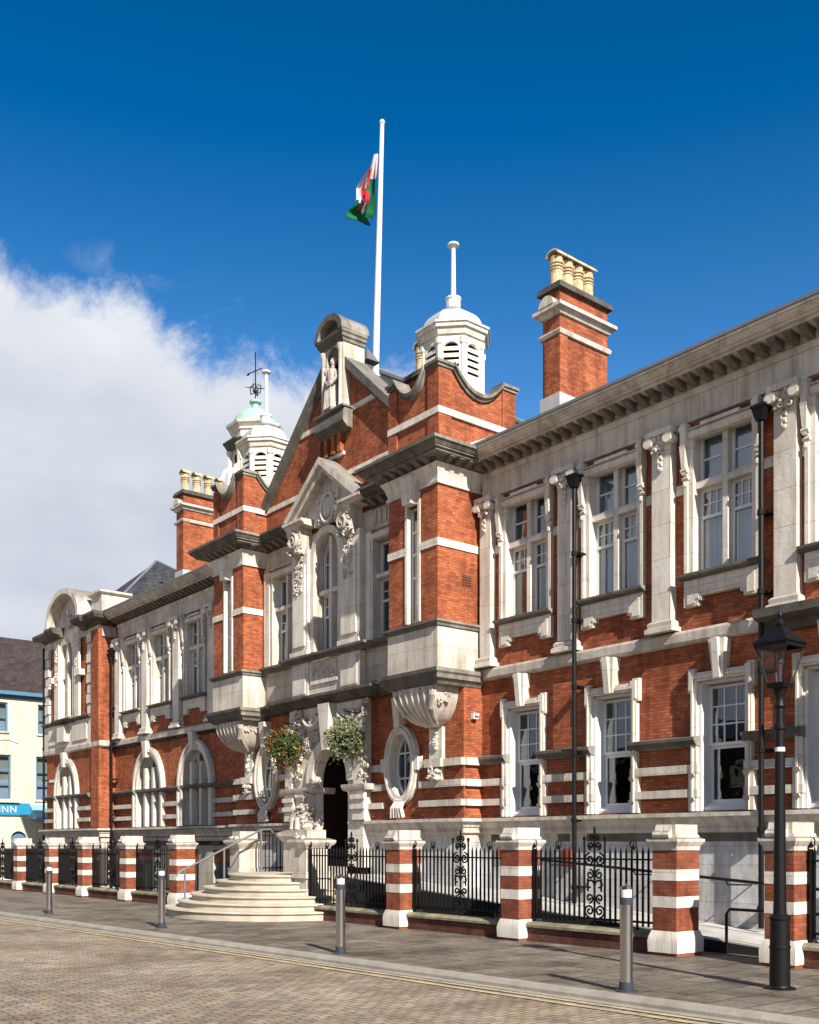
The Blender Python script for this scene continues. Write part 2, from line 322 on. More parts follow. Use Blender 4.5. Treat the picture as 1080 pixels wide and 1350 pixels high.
def split_pieces(mb):
    """separate pieces (boxes that do not touch) of one builder, biggest first"""
    n = len(mb.v); pr = list(range(n))
    def fd(a):
        while pr[a] != a: pr[a] = pr[pr[a]]; a = pr[a]
        return a
    for f in mb.f:
        a = fd(f[0])
        for q in f[1:]: pr[fd(q)] = a
    comp = {}
    for i in range(n): comp.setdefault(fd(i), []).append(i)
    bb = []
    for k, ids in comp.items():
        vs = [mb.v[i] for i in ids]; bb.append([[min(v[j] for v in vs)-.02 for j in range(3)], [max(v[j] for v in vs)+.02 for j in range(3)], {k}])
    ch = True
    while ch:
        ch = False; out = []
        for b in bb:
            hit = None
            for o in out:
                if all(b[0][j] <= o[1][j] and o[0][j] <= b[1][j] for j in range(3)): hit = o; break
            if hit:
                for j in range(3): hit[0][j] = min(hit[0][j], b[0][j]); hit[1][j] = max(hit[1][j], b[1][j])
                hit[2] |= b[2]; ch = True
            else: out.append(b)
        bb = out
    if len(bb) == 1: return [mb]
    where = {}
    for gi, b in enumerate(bb):
        for k in b[2]: where[k] = gi
    ms = [MB() for _ in bb]; mp_ = [{} for _ in bb]
    for f, mi in zip(mb.f, mb.m):
        gi = where[fd(f[0])]; M_ = ms[gi]; d = mp_[gi]; g = []
        for q in f:
            if q not in d: d[q] = len(M_.v); M_.v.append(mb.v[q])
            g.append(d[q])
        M_.f.append(tuple(g)); M_.m.append(mi)
    ms.sort(key=lambda x: -len(x.v))
    return ms
def tag(o, label=None, cat=None, group=None, kind=None):
    if label: o['label'] = label
    if cat: o['category'] = cat
    if group: o['group'] = group
    if kind: o['kind'] = kind
    return o
def empty(name, loc=(0,0,0), label=None, cat=None, group=None, parent=None):
    o = bpy.data.objects.new(name, None); o.location = loc; o.empty_display_size = .2; col.objects.link(o)
    if parent: o.parent = parent
    return tag(o, label, cat, group)
def copy_tree(o, loc, label=None, parent=None):
    c = o.copy(); col.objects.link(c); c.location = loc
    if parent: c.parent = parent
    if label: c['label'] = label
    for ch in [x for x in o.children]:
        copy_tree(ch, ch.location, None, c)
    return c
def zg(x): return .00375*(x+8.54)         # the street falls gently to the left
def arc(cx, cz, a, b, t0, t1, n):
    return [(cx+a*math.cos(R(t0+(t1-t0)*i/n)), cz+b*math.sin(R(t0+(t1-t0)*i/n))) for i in range(n+1)]
def rect(x0, x1, z0, z1): return [(x0,z0),(x1,z0),(x1,z1),(x0,z1)]
def spiral(cx, cz, r, turns, a0, sgn=1, n=18, rmin=.25):
    return [(cx+r*(1-(1-rmin)*i/n)*math.cos(a0+sgn*2*PI*turns*i/n), cz+r*(1-(1-rmin)*i/n)*math.sin(a0+sgn*2*PI*turns*i/n)) for i in range(n+1)]
def carve(mb, x0, x1, z0, z1, Y, dep, seed, n=26, s=.055, axis='y'):
    """high-relief carving: leaves, scrolls and lumps on a face looking to -Y (or +X)"""
    rg = random.Random(seed)
    for i in range(n):
        x = rg.uniform(x0, x1); z = rg.uniform(z0, z1); a = rg.uniform(.5, 1.3)*s; b = rg.uniform(.5, 1.3)*s; d = dep*rg.uniform(.5, 1)
        if axis == 'y': mb.blob((x, Y-d*.3, z), (a, d, b))
        else: mb.blob((Y+d*.3, x, z), (d, a, b))
    for i in range(max(1, n//6)):
        x = rg.uniform(x0, x1); z = rg.uniform(z0, z1)
        sp = spiral(x, z, s*1.5, 1.2, rg.uniform(0, 6), rg.choice((-1,1)), 12)
        if axis == 'y': mb.tube([(a, Y-dep*.6, b) for a, b in sp], s*.35, 5)
        else: mb.tube([(Y+dep*.6, a, b) for a, b in sp], s*.35, 5)

# ================================================================== SETTING
X0, X1 = -400, 400
def strip(name, y0f, y1f, dz, m, xs=(-300,-120,-60,-40,-30,-20,-10,0,10,60,300)):
    mb = MB(); vs = []; fs = []
    for x in xs: vs += [(x, y0f(x), zg(x)+dz), (x, y1f(x), zg(x)+dz)]
    for i in range(len(xs)-1): fs.append((2*i, 2*i+2, 2*i+3, 2*i+1))
    mb.add(vs, fs); o = mb.build(name, m, smooth=False); o['kind'] = 'structure'; return o
def sett_mat():
    m = bpy.data.materials.new('stone_setts'); m.use_nodes = True; nt = m.node_tree; b = nt.nodes['Principled BSDF']; lk = nt.links.new
    geo = N(nt, 'ShaderNodeNewGeometry'); P = geo.outputs['Position']
    mp = N(nt, 'ShaderNodeMapping'); mp.inputs['Rotation'].default_value = (0,0,R(90+2.3))
    wq = N(nt, 'ShaderNodeTexNoise', i_Scale=2.3, i_Detail=3); lk(P, wq.inputs['Vector'])
    wa = N(nt, 'ShaderNodeVectorMath', operation='MULTIPLY_ADD'); lk(wq.outputs['Color'], wa.inputs[0]); wa.inputs[1].default_value = (.10,.10,0); lk(P, wa.inputs[2]); lk(wa.outputs[0], mp.inputs['Vector'])
    bt = N(nt, 'ShaderNodeTexBrick'); bt.inputs['Scale'].default_value = 1.0; bt.inputs['Brick Width'].default_value = .19; bt.inputs['Row Height'].default_value = .095
    bt.inputs['Mortar Size'].default_value = .010; bt.inputs['Mortar Smooth'].default_value = .4
    bt.inputs['Color1'].default_value = (.365,.288,.205,1); bt.inputs['Color2'].default_value = (.265,.214,.158,1); bt.inputs['Mortar'].default_value = (.10,.08,.06,1)
    lk(mp.outputs[0], bt.inputs['Vector'])
    v = N(nt, 'ShaderNodeTexVoronoi', i_Scale=7.0); lk(P, v.inputs['Vector'])
    hs = N(nt, 'ShaderNodeHueSaturation'); lk(bt.outputs[0], hs.inputs['Color'])
    sp = N(nt, 'ShaderNodeSeparateColor'); lk(v.outputs['Color'], sp.inputs[0])
    lk(math_n(nt, 'MULTIPLY_ADD', sp.outputs[0], .36, .80), hs.inputs['Value']); lk(math_n(nt, 'MULTIPLY_ADD', sp.outputs[1], .5, .80), hs.inputs['Saturation']); lk(math_n(nt, 'MULTIPLY_ADD', sp.outputs[2], .025, .4875), hs.inputs['Hue'])
    n1 = N(nt, 'ShaderNodeTexNoise', i_Scale=.7, i_Detail=7, i_Roughness=.65); lk(P, n1.inputs['Vector'])
    r = N(nt, 'ShaderNodeValToRGB'); r.color_ramp.elements[0].position = .33; r.color_ramp.elements[1].position = .6
    r.color_ramp.elements[0].color = (.52,.47,.42,1); r.color_ramp.elements[1].color = (1,1,1,1); lk(n1.outputs[0], r.inputs[0])
    mm = N(nt, 'ShaderNodeMixRGB', blend_type='MULTIPLY', i_Fac=1.0); lk(hs.outputs[0], mm.inputs[1]); lk(r.outputs[0], mm.inputs[2]); lk(mm.outputs[0], b.inputs['Base Color'])
    b.inputs['Roughness'].default_value = .8
    hgt = math_n(nt, 'SUBTRACT', math_n(nt, 'MULTIPLY', sp.outputs[0], .35), bt.outputs['Fac'])
    bp = N(nt, 'ShaderNodeBump', i_Strength=.7, i_Distance=.012); lk(hgt, bp.inputs['Height']); lk(bp.outputs[0], b.inputs['Normal'])
    return m
def flag_mat():
    m = bpy.data.materials.new('paving_flags'); m.use_nodes = True; nt = m.node_tree; b = nt.nodes['Principled BSDF']; lk = nt.links.new
    geo = N(nt, 'ShaderNodeNewGeometry'); P = geo.outputs['Position']
    mp = N(nt, 'ShaderNodeMapping'); mp.inputs['Rotation'].default_value = (0,0,R(90)); lk(P, mp.inputs['Vector'])
    bt = N(nt, 'ShaderNodeTexBrick'); bt.inputs['Scale'].default_value = 1.0; bt.inputs['Brick Width'].default_value = .60; bt.inputs['Row Height'].default_value = .42
    bt.inputs['Mortar Size'].default_value = .013
    bt.inputs['Color1'].default_value = (.225,.19,.148,1); bt.inputs['Color2'].default_value = (.145,.123,.097,1); bt.inputs['Mortar'].default_value = (.05,.045,.04,1)
    lk(mp.outputs[0], bt.inputs['Vector'])
    n1 = N(nt, 'ShaderNodeTexNoise', i_Scale=1.1, i_Detail=9, i_Roughness=.7); lk(P, n1.inputs['Vector'])
    r = N(nt, 'ShaderNodeValToRGB'); r.color_ramp.elements[0].position = .38; r.color_ramp.elements[1].position = .56
    r.color_ramp.elements[0].color = (.46,.43,.39,1); r.color_ramp.elements[1].color = (1,1,1,1); lk(n1.outputs[0], r.inputs[0])
    mm = N(nt, 'ShaderNodeMixRGB', blend_type='MULTIPLY', i_Fac=1.0); lk(bt.outputs[0], mm.inputs[1]); lk(r.outputs[0], mm.inputs[2])
    n5 = N(nt, 'ShaderNodeTexNoise', i_Scale=14, i_Detail=8, i_Roughness=.8); lk(P, n5.inputs['Vector'])
    r5 = N(nt, 'ShaderNodeValToRGB'); r5.color_ramp.elements[0].position = .38; r5.color_ramp.elements[1].position = .62; r5.color_ramp.elements[0].color = (.66,.65,.64,1); r5.color_ramp.elements[1].color = (1.1,1.1,1.1,1); lk(n5.outputs[0], r5.inputs[0])
    m5 = N(nt, 'ShaderNodeMixRGB', blend_type='MULTIPLY', i_Fac=1.0); lk(mm.outputs[0], m5.inputs[1]); lk(r5.outputs[0], m5.inputs[2]); lk(m5.outputs[0], b.inputs['Base Color'])
    rr5 = N(nt, 'ShaderNodeMapRange'); rr5.inputs['To Min'].default_value = .45; rr5.inputs['To Max'].default_value = .9; lk(n1.outputs[0], rr5.inputs['Value']); lk(rr5.outputs[0], b.inputs['Roughness'])
    n2 = N(nt, 'ShaderNodeTexNoise', i_Scale=18, i_Detail=5); lk(P, n2.inputs['Vector'])
    bp = N(nt, 'ShaderNodeBump', i_Strength=.35, i_Distance=.015); lk(math_n(nt, 'SUBTRACT', n2.outputs[0], bt.outputs['Fac']), bp.inputs['Height']); lk(bp.outputs[0], b.inputs['Normal'])
    return m
M['sett'] = sett_mat(); M['flags'] = flag_mat()
M['kerb'] = mat('kerb_granite', (.32,.285,.24), .8, var=.3, vscale=3, bump=.2)
M['yellow'] = mat('worn_yellow_paint', (.50,.41,.22), .8, var=.6, vscale=5.5, dark=(.27,.22,.165))
KY = lambda x: 7.97+.041*(x+9.92)
mb = MB()                                            # one ground sheet with the sunken area before the hotel cut out of it
gx = [-400,-60,-40.5,-13.2,60,400]; gy = [-400, 7.0, 11.95, 24.2, 400]
for i in range(5):
    for j in range(4):
        if i == 2 and j == 2: continue
        mb.add([(gx[i],gy[j],zg(gx[i])-.13),(gx[i+1],gy[j],zg(gx[i+1])-.13),(gx[i+1],gy[j+1],zg(gx[i+1])-.13),(gx[i],gy[j+1],zg(gx[i])-.13)], [(0,1,2,3)])
mb.build('ground', mat('far_ground', (.16,.15,.13), .9, var=.2), smooth=False)['kind'] = 'structure'
strip('road', lambda x: -60, lambda x: KY(x)-.02, -.075, M['sett'])
strip('pavement', lambda x: KY(x)+.05, lambda x: 11.95, 0.0, M['flags'])
strip('pavement', lambda x: 11.95, lambda x: 30, -.002, M['flags'], xs=(-120,-60,-40.5))
strip('ramp_forecourt', lambda x: 11.95, lambda x: 13.6, -.002, M['flags'], xs=(-13.2,0,10))
# kerb with a real face
mb = MB(); xs = [-120,-60,-40,-30,-20,-10,0,10,60]
mb.loop_loft([[(x, KY(x)-.03, zg(x)-.2), (x, KY(x)-.03, zg(x)-.035), (x, KY(x)-.005, zg(x)+.002), (x, KY(x)+.15, zg(x)+.005), (x, KY(x)+.15, zg(x)-.2)] for x in xs]); mb.build('kerb', M['kerb'], smooth=False)['kind'] = 'structure'
strip('road_edge_channel', lambda x: KY(x)-.16, lambda x: KY(x)-.03, -.071, M['kerb'], xs=(-120,-60,-40,-30,-20,-10,0,10,60))
for i, (a, b) in enumerate(((-.50,-.41),(-.31,-.23))):
    strip('yellow_line', lambda x: KY(x)+a, lambda x: KY(x)+b, -.066, M['yellow'], xs=(-120,-60,-40,-30,-20,-10,0,10,60))
strip('basement_area_floor', lambda x: 11.9, lambda x: 14.2, -1.5, mat('area_paving', (.12,.115,.105), .9, var=.4), xs=(-40.5,-13.2))
mb = MB(); mb.box(-40.5, -13.2, 11.72, 11.94, -1.7, -.15); mb.box(-40.7, -40.5, 11.72, 14.0, -1.7, -.27); mb.build('area_retaining_bank', mat('area_brick', (.10,.06,.05), .9, var=.4), smooth=False)['kind'] = 'structure'
# ramp climbing to the left behind the piers
def rz(x): return .86-.072*(x+18.05)
mb = MB(); mb.prism_y([(-18.05,-1.6),(-13.0,-1.6),(-6.6,-.25),(-6.2,0.01),(-18.05,.86)], 12.50, 13.57); mb.prism_y([(-15.17,-.2),(-6.6,-.2),(-6.2,.0),(-15.17,rz(-15.17))], 13.571, 14.075)
mb.build('ramp', mat('ramp_concrete', (.46,.44,.41), .85, var=.3, vscale=2), smooth=False)['kind'] = 'structure'
mb = MB(); mb.prism_y([(-18.04,-1.6),(-12.99,-1.6),(-6.9,-.2),(-6.9,rz(-6.9)-.02),(-18.04,.84)], 12.46, 12.499); mb.build('ramp_side_wall', mat('ramp_side_dark', (.022,.021,.022), .7, var=.3), smooth=False)['kind'] = 'structure'  # thin near-black face over the street side of the ramp

# ================================================================== HOTEL
H = empty('hotel_building', (-19.8, 14.1, 0), 'red brick and pale stone Edwardian hotel with twin white cupolas and central gable', 'building')
Hinv = Vector((-19.8, 14.1, 0))
def hp(o, parent=None):                      # parent keeping world coordinates (part directly under the hotel)
    p = parent or H
    o.parent = p
    if p is H: o.location = -Hinv
    return o
def part(mb, name, m, parent=None):
    if name in NOSPLIT: return hp(mb.build(name, m), parent)
    return [hp(x.build(name, m), parent) for x in split_pieces(mb)][0]
WY, CY, TY = 14.1, 13.6, 12.92
# -- wall outlines with the window openings cut through
def arch_open(cx, hw, z0, zs, zt, n=14): return [(cx-hw, z0), (cx+hw, z0)] + arc(cx, zs, hw, zt-zs, 0, 180, n)
def oval(cx, cz, a, b, n=28): return [(cx+a*math.cos(2*PI*k/n), cz+b*math.sin(2*PI*k/n)) for k in range(n)]
RU = (-13.92, -11.78, -9.56, -7.43)          # upper windows, right wing (axis of each)
RG = (-13.98, -11.80, -9.57, -7.72)
LU = (-32.05, -29.92, -27.62)
LG = (-30.85, -27.6)
BAYS = [('r', x) for x in (-5.0,)]
mb = MB()
holes = [rect(x-.60, x+.60, 5.9, 8.24) for x in RU] + [rect(x-.442, x+.442, 2.06, 4.162) for x in RG]
mb.plate(rect(-15.2, -6.0, 1.0, 9.2), holes, WY, WY+.32)
part(mb, 'wall', M['brick'])
mb = MB()
holes = [rect(x-.60, x+.60, 5.9, 8.24) for x in LU] + [arch_open(x, .95, 2.06, 3.25, 4.42) for x in LG]
mb.plate(rect(-33.6, -24.37, 1.0, 9.2), holes, WY, WY+.32)
part(mb, 'wall', M['brick'])
# central block wall with gable
GX, GZ = -19.6, 12.85
DX = -19.52
mb = MB()
outer = [(-24.36, 1.0), (-15.20, 1.0), (-15.20, 9.3), (GX+3.95, 9.3), (GX, GZ), (GX-3.95, 9.3), (-24.36, 9.3)]
OV = (-22.66, -17.12)
holes = [oval(x, 3.2, .42, .72) for x in OV] + [arch_open(DX, 1.12, .84, 3.0, 4.22)] + [rect(-22.32, -21.12, 6.0, 8.24), rect(-18.10, -16.86, 6.0, 8.24), arch_open(-19.86, .56, 6.08, 8.25, 8.86)]
mb.plate(outer, holes, CY, CY+.32)
mb.box(-15.50, -15.20, CY+.321, 14.3, 1.0, 9.3)        # return to the right wing
part(mb, 'wall', M['brick'])
# left end pavilion
PX0, PX1, PC = -38.85, -33.6, -36.2
mb = MB()
mb.plate(rect(PX0, PX1, 1.0, 9.3), [arch_open(-36.7, .70, 6.1, 8.2, 9.03), arch_open(-36.72, .95, 2.06, 3.25, 4.42)], CY, CY+.32)
mb.box(PX1-.3, PX1-.001, CY+.01, 14.4, 1.0, 9.3); mb.box(PX0, PX0+.3, CY+.01, 24, 1.0, 9.3)
part(mb, 'wall', M['brick'])
# right end pavilion (outside the photograph but next door)
mb = MB(); mb.plate(rect(-6.0, -1.0, -.2, 9.3), [rect(-4.2,-2.8,5.9,8.2), rect(-4.1,-2.9,2.06,4.1)], CY, CY+.32); mb.box(-1.3,-1.0,CY,24,-.2,9.3); mb.box(-5.99,-5.7,CY+.01,14.3,1.0,9.3)
part(mb, 'wall', M['brick'])
mb = MB(); mb.box(PX0, -1.0, 23.7, 24, -.2, 9.3); part(mb, 'wall', M['brick'])
# dark rooms behind the windows
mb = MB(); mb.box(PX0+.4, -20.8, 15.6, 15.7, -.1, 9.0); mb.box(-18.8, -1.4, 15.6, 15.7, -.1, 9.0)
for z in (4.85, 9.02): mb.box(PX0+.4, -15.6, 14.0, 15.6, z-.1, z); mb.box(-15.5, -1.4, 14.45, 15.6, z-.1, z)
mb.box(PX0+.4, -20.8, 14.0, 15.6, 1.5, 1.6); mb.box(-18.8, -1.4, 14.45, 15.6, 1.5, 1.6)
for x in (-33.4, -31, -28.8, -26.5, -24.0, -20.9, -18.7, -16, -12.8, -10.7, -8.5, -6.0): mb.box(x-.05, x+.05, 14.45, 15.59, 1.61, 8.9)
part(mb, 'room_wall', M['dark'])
# hallway behind the entrance
mb = MB(); mb.box(DX-1.1, DX-.85, CY+.002, 17.5, .86, 4.15); mb.box(DX+.85, DX+1.1, CY+.002, 17.5, .86, 4.15); mb.box(DX-.849, DX+.849, CY+.002, 17.5, 3.9, 4.15)
mb.box(DX-.849, DX+.849, 17.2, 17.5, .5, 3.9)
part(mb, 'hallway_wall', M['wood'])
mb = MB(); mb.box(DX-.849, DX+.849, CY+.34, 17.2, .5, .84); mb.box(DX-.65, DX+.65, CY-.21, CY+.339, .5, .84); part(mb, 'hallway_floor', M['steps'])
dr = part(MB().plate(rect(DX-.84, DX+.84, .86, 3.88), [rect(DX-.70,DX-.08,1.8,3.4), rect(DX+.08,DX+.70,1.8,3.4)], 15.4, 15.46), 'door', M['wood'])
MB().box(DX-.70,DX-.08,15.42,15.44,1.8,3.4).box(DX+.08,DX+.70,15.42,15.44,1.8,3.4).build('pane', M['glass'], dr)

# ---------------- basement
mb = MB()
mb.box(-15.2, -6.0, WY-.02, WY+.3, -1.6, 1.0); mb.box(-15.2, -6.0, WY-.02, WY-.001, 1.001, 1.56)
mb.box(-24.36, -21.6, CY-.02, CY+.3, -1.6, 1.56); mb.box(-18.27, -15.18, CY-.02, WY-.03, -1.6, 1.56)
part(mb, 'basement_wall', M['white_wall'])
mb = MB(); mb.plate(rect(-33.6, -24.37, -1.6, 1.56), [rect(x-.95, x+.95, -1.5, 1.35) for x in (-31.6, -28.4, -25.6)], WY-.02, WY+.3)
mb.plate(rect(PX0, -33.59, -1.6, 1.56), [rect(-37.4,-35.6,-1.5,1.35)], CY-.02, CY+.3)
part(mb, 'basement_wall', M['ashlar'])
for x, y in ((-31.6, WY), (-28.4, WY), (-25.6, WY), (-36.5, CY)):
    mb = MB(); mb.box(x-.95, x+.95, y+.06, y+.10, -1.49, 1.35)
    for k in range(7): mb.box(x-.93+k*.27, x-.68+k*.27, y+.045, y+.06, -1.45, 1.3)
    part(mb, 'basement_door', M['door_g'])
mb = MB()      # recessed grey panels under the plinth moulding
for a, b in ((-14.9,-13.55), (-13.1,-12.8), (-12.4,-10.95), (-10.5,-8.85)):
    mb.box(a, b, WY-.035, WY-.02, 1.57, 1.71)
part(mb, 'plinth_panel', M['stone_g'])
mb = MB(); mb.box(-15.199, -15.19, 13.56, 13.80, 6.66, 6.88)
for k in range(4): mb.box(-15.189, -15.18, 13.57, 13.79, 6.68+k*.05, 6.70+k*.05)
part(mb, 'air_brick', mat('terracotta_vent', (.16,.05,.025), .9, var=.3))
part(MB().box(-38.55, -37.75, CY-.025, CY-.001, 3.80, 3.90), 'street_sign', M['white_paint'])
# ---------------- horizontal stone mouldings
PLN = [(-.05,1.56),(.03,1.56),(.03,1.72),(.10,1.75),(.10,1.85),(.13,1.86),(.17,1.95),(.24,1.97),(.24,2.03),(-.05,2.05)]
STR = [(-.05,4.78),(.08,4.80),(.12,4.84),(.13,4.97),(.10,5.02),(-.05,5.04)]
Lp = [(PX0,24),(PX0,CY),(PX1,CY),(PX1,WY),(-24.37,WY)]
cl = [(-24.37,WY),(-24.37,CY),(-20.75,CY)]; crr = [(-18.85,CY),(-15.2,CY),(-15.2,WY),(-6.0,WY),(-6.0,CY),(-1.0,CY),(-1.0,24)]
mb = MB(); mb.mould(Lp, PLN); mb.mould([(-24.35,CY),(-20.75,CY)], PLN); mb.mould(crr, PLN); part(mb, 'plinth_moulding', M['stone'])
mb = MB(); mb.mould(Lp, STR); mb.mould([(-15.2,WY-.06),(-15.19,WY),(-8.80,WY)], STR)
part(mb, 'string_course', M['stone'])
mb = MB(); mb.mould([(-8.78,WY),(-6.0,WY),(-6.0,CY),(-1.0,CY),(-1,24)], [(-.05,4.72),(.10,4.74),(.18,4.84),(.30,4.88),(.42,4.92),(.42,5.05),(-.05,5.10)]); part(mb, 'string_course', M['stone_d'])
# stone bands between ground floor windows
def bands(spans, Y, ledge=None):
    a = MB(); d = MB()
    for x0, x1 in spans:
        a.box(x0, x1, Y-.10, Y+.02, 2.29, 2.42); a.box(x0, x1, Y-.10, Y+.02, 2.68, 2.82)
        (d if ledge else a).prism_x([(Y+.02,3.10),(Y-.12,3.13),(Y-.17,3.19),(Y-.19,3.21),(Y-.19,3.26),(Y+.02,3.30)] if ledge else [(Y+.02,3.10),(Y-.10,3.10),(Y-.10,3.25),(Y+.02,3.25)], x0, x1)
    part(a, 'stone_band', M['stone']);
    if d.v: part(d, 'ledge', M['stone_g'])
s_ = [-15.19]+[e for x in RG for e in (x-.43, x+.43)]+[-6.0]
bands([(s_[i], s_[i+1]) for i in range(0, len(s_), 2)], WY, True)
s_ = [-33.6]+[e for x in LG for e in (x-.92, x+.92)]+[-24.4]
bands([(s_[i], s_[i+1]) for i in range(0, len(s_), 2)], WY, True)
bands([(PX0-.02, -37.64), (-35.80, -34.4)], CY, True)
bands([(-24.35, -23.28), (-22.04, -21.3), (-18.3, -17.74), (-16.50, -15.17)], CY)
mb = MB()
for z0, z1 in ((2.29,2.42),(2.68,2.82),(3.10,3.25)): mb.box(-15.3, -15.12, CY+.021, WY-.1, z0, z1)
part(mb, 'stone_band', M['stone_w'])
# brick giant pilaster on the left pavilion corner
mb = MB(); mb.box(-34.22, PX1+.05, CY-.12, CY+.01, 2.06, 8.8); part(mb, 'corner_pilaster', M['brick'])

# ---------------- wing entablature
COR = [(-.05,8.92),(.10,8.92),(.10,8.96),(.13,8.97),(.14,9.04),(.44,9.05),(.44,9.10),(.50,9.10),(.50,9.135),(.53,9.14),(.60,9.20),(.60,9.22),(.63,9.22),(.63,9.255),(-.05,9.29)]
def entab(x0, x1, Y):
    mb = MB(); mb.box(x0, x1, Y-.07, Y+.02, 8.42, 8.919); mb.mould([(x0,Y),(x1,Y)], [(-.02,8.40),(.09,8.41),(.09,8.46),(-.02,8.47)]); mb.mould([(x0,Y),(x1,Y)], [(-.02,8.80),(.09,8.81),(.12,8.88),(.12,8.91),(-.02,8.915)])
    part(mb, 'frieze', M['stone'])
    mb = MB(); mb.mould([(x0,Y),(x1,Y)], COR); part(mb, 'cornice', M['stone'])
    mb = MB(); n = int((x1-x0)/.25)
    for i in range(n):
        x = x0+.1+i*.25
        mb.prism_x([(Y-.13,8.925),(Y-.13,9.045),(Y-.41,9.045),(Y-.41,9.00),(Y-.36,8.985),(Y-.30,8.95),(Y-.2,8.915)], x, x+.105); mb.box(x-.015, x+.12, Y-.425, Y-.13, 9.02, 9.049)
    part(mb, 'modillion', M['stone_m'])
    mb = MB(); mb.mould([(x0,Y),(x1,Y)], [(.52,9.268),(.64,9.27),(.66,9.305),(.63,9.305),(.60,9.295),(.52,9.295)]); part(mb, 'gutter', M['lead'])
entab(-15.13, -6.3, WY); entab(-33.2, -24.4, WY)
# ---------------- giant pilasters with carved scroll capitals
def pilaster(cx, w, Y=WY, carved=3, z1=8.05, seed=1):
    p = MB(); p.box(cx-w/2, cx+w/2, Y-.16, Y+.01, 5.24, z1)
    p.mould([(cx-w/2,Y),(cx-w/2,Y-.16),(cx+w/2,Y-.16),(cx+w/2,Y)], [(-.05,5.041),(.09,5.041),(.09,5.11),(.05,5.14),(.06,5.20),(.02,5.24),(-.05,5.24)])
    o = part(p, 'pilaster', M['stone_w'])
    c = MB(); c.frustum((cx, Y-.08), w/2, .09, w/2+.03, .12, z1, 8.30); c.box(cx-w/2-.07, cx+w/2+.07, Y-.26, Y, 8.31, 8.40)
    for sg in (-1, 1):
        c.tube([(a, Y-.24, b) for a, b in spiral(cx+sg*(w/2-.01), 8.23, .10, 1.4, PI/2, -sg, 14)], .032, 6)
        c.tube([(cx+sg*(w/2+.01), Y-.28, 8.22), (cx+sg*(w/2+.01), Y-.08, 8.22)], .085, 10)
    carve(c, cx-w/2+.04, cx+w/2-.04, 8.05, 8.30, Y-.20, .05, seed, 14, .04)
    for k in range(3):
        zz = 8.0-k*.10; c.tube([(cx+.05*math.cos(t)*(1-k*.15), Y-.19, zz+.05*math.sin(t)) for t in [i*PI/5 for i in range(9)]], .018, 5); c.blob((cx, Y-.18, zz-.04), (.04,.03,.045))
    c.build('capital', M['stone_w'], o)
for i, (x, w_) in enumerate(((-14.95,.30), (-12.80,.38), (-10.66,.38), (-8.40,.37), (-6.35,.37))): pilaster(x, w_, seed=i)
for i, (x, w_) in enumerate(((-33.10,.40), (-30.95,.40), (-28.70,.42), (-26.45,.40))): pilaster(x, w_, seed=20+i)
# upper stone band glimpsed between pilasters and window frames
mb = MB()
for a, b in ((-15.1,-14.62),(-13.24,-12.99),(-12.6,-12.48),(-11.08,-10.86),(-10.46,-10.27),(-8.87,-8.6),(-8.2,-8.13),(-32.9,-32.74),(-31.36,-31.16),(-30.74,-30.6),(-29.22,-28.92),(-28.5,-28.32),(-26.9,-26.66)):
    mb.box(a, b, WY-.03, WY+.01, 7.28, 7.44)
part(mb, 'stone_band', M['stone_w'])

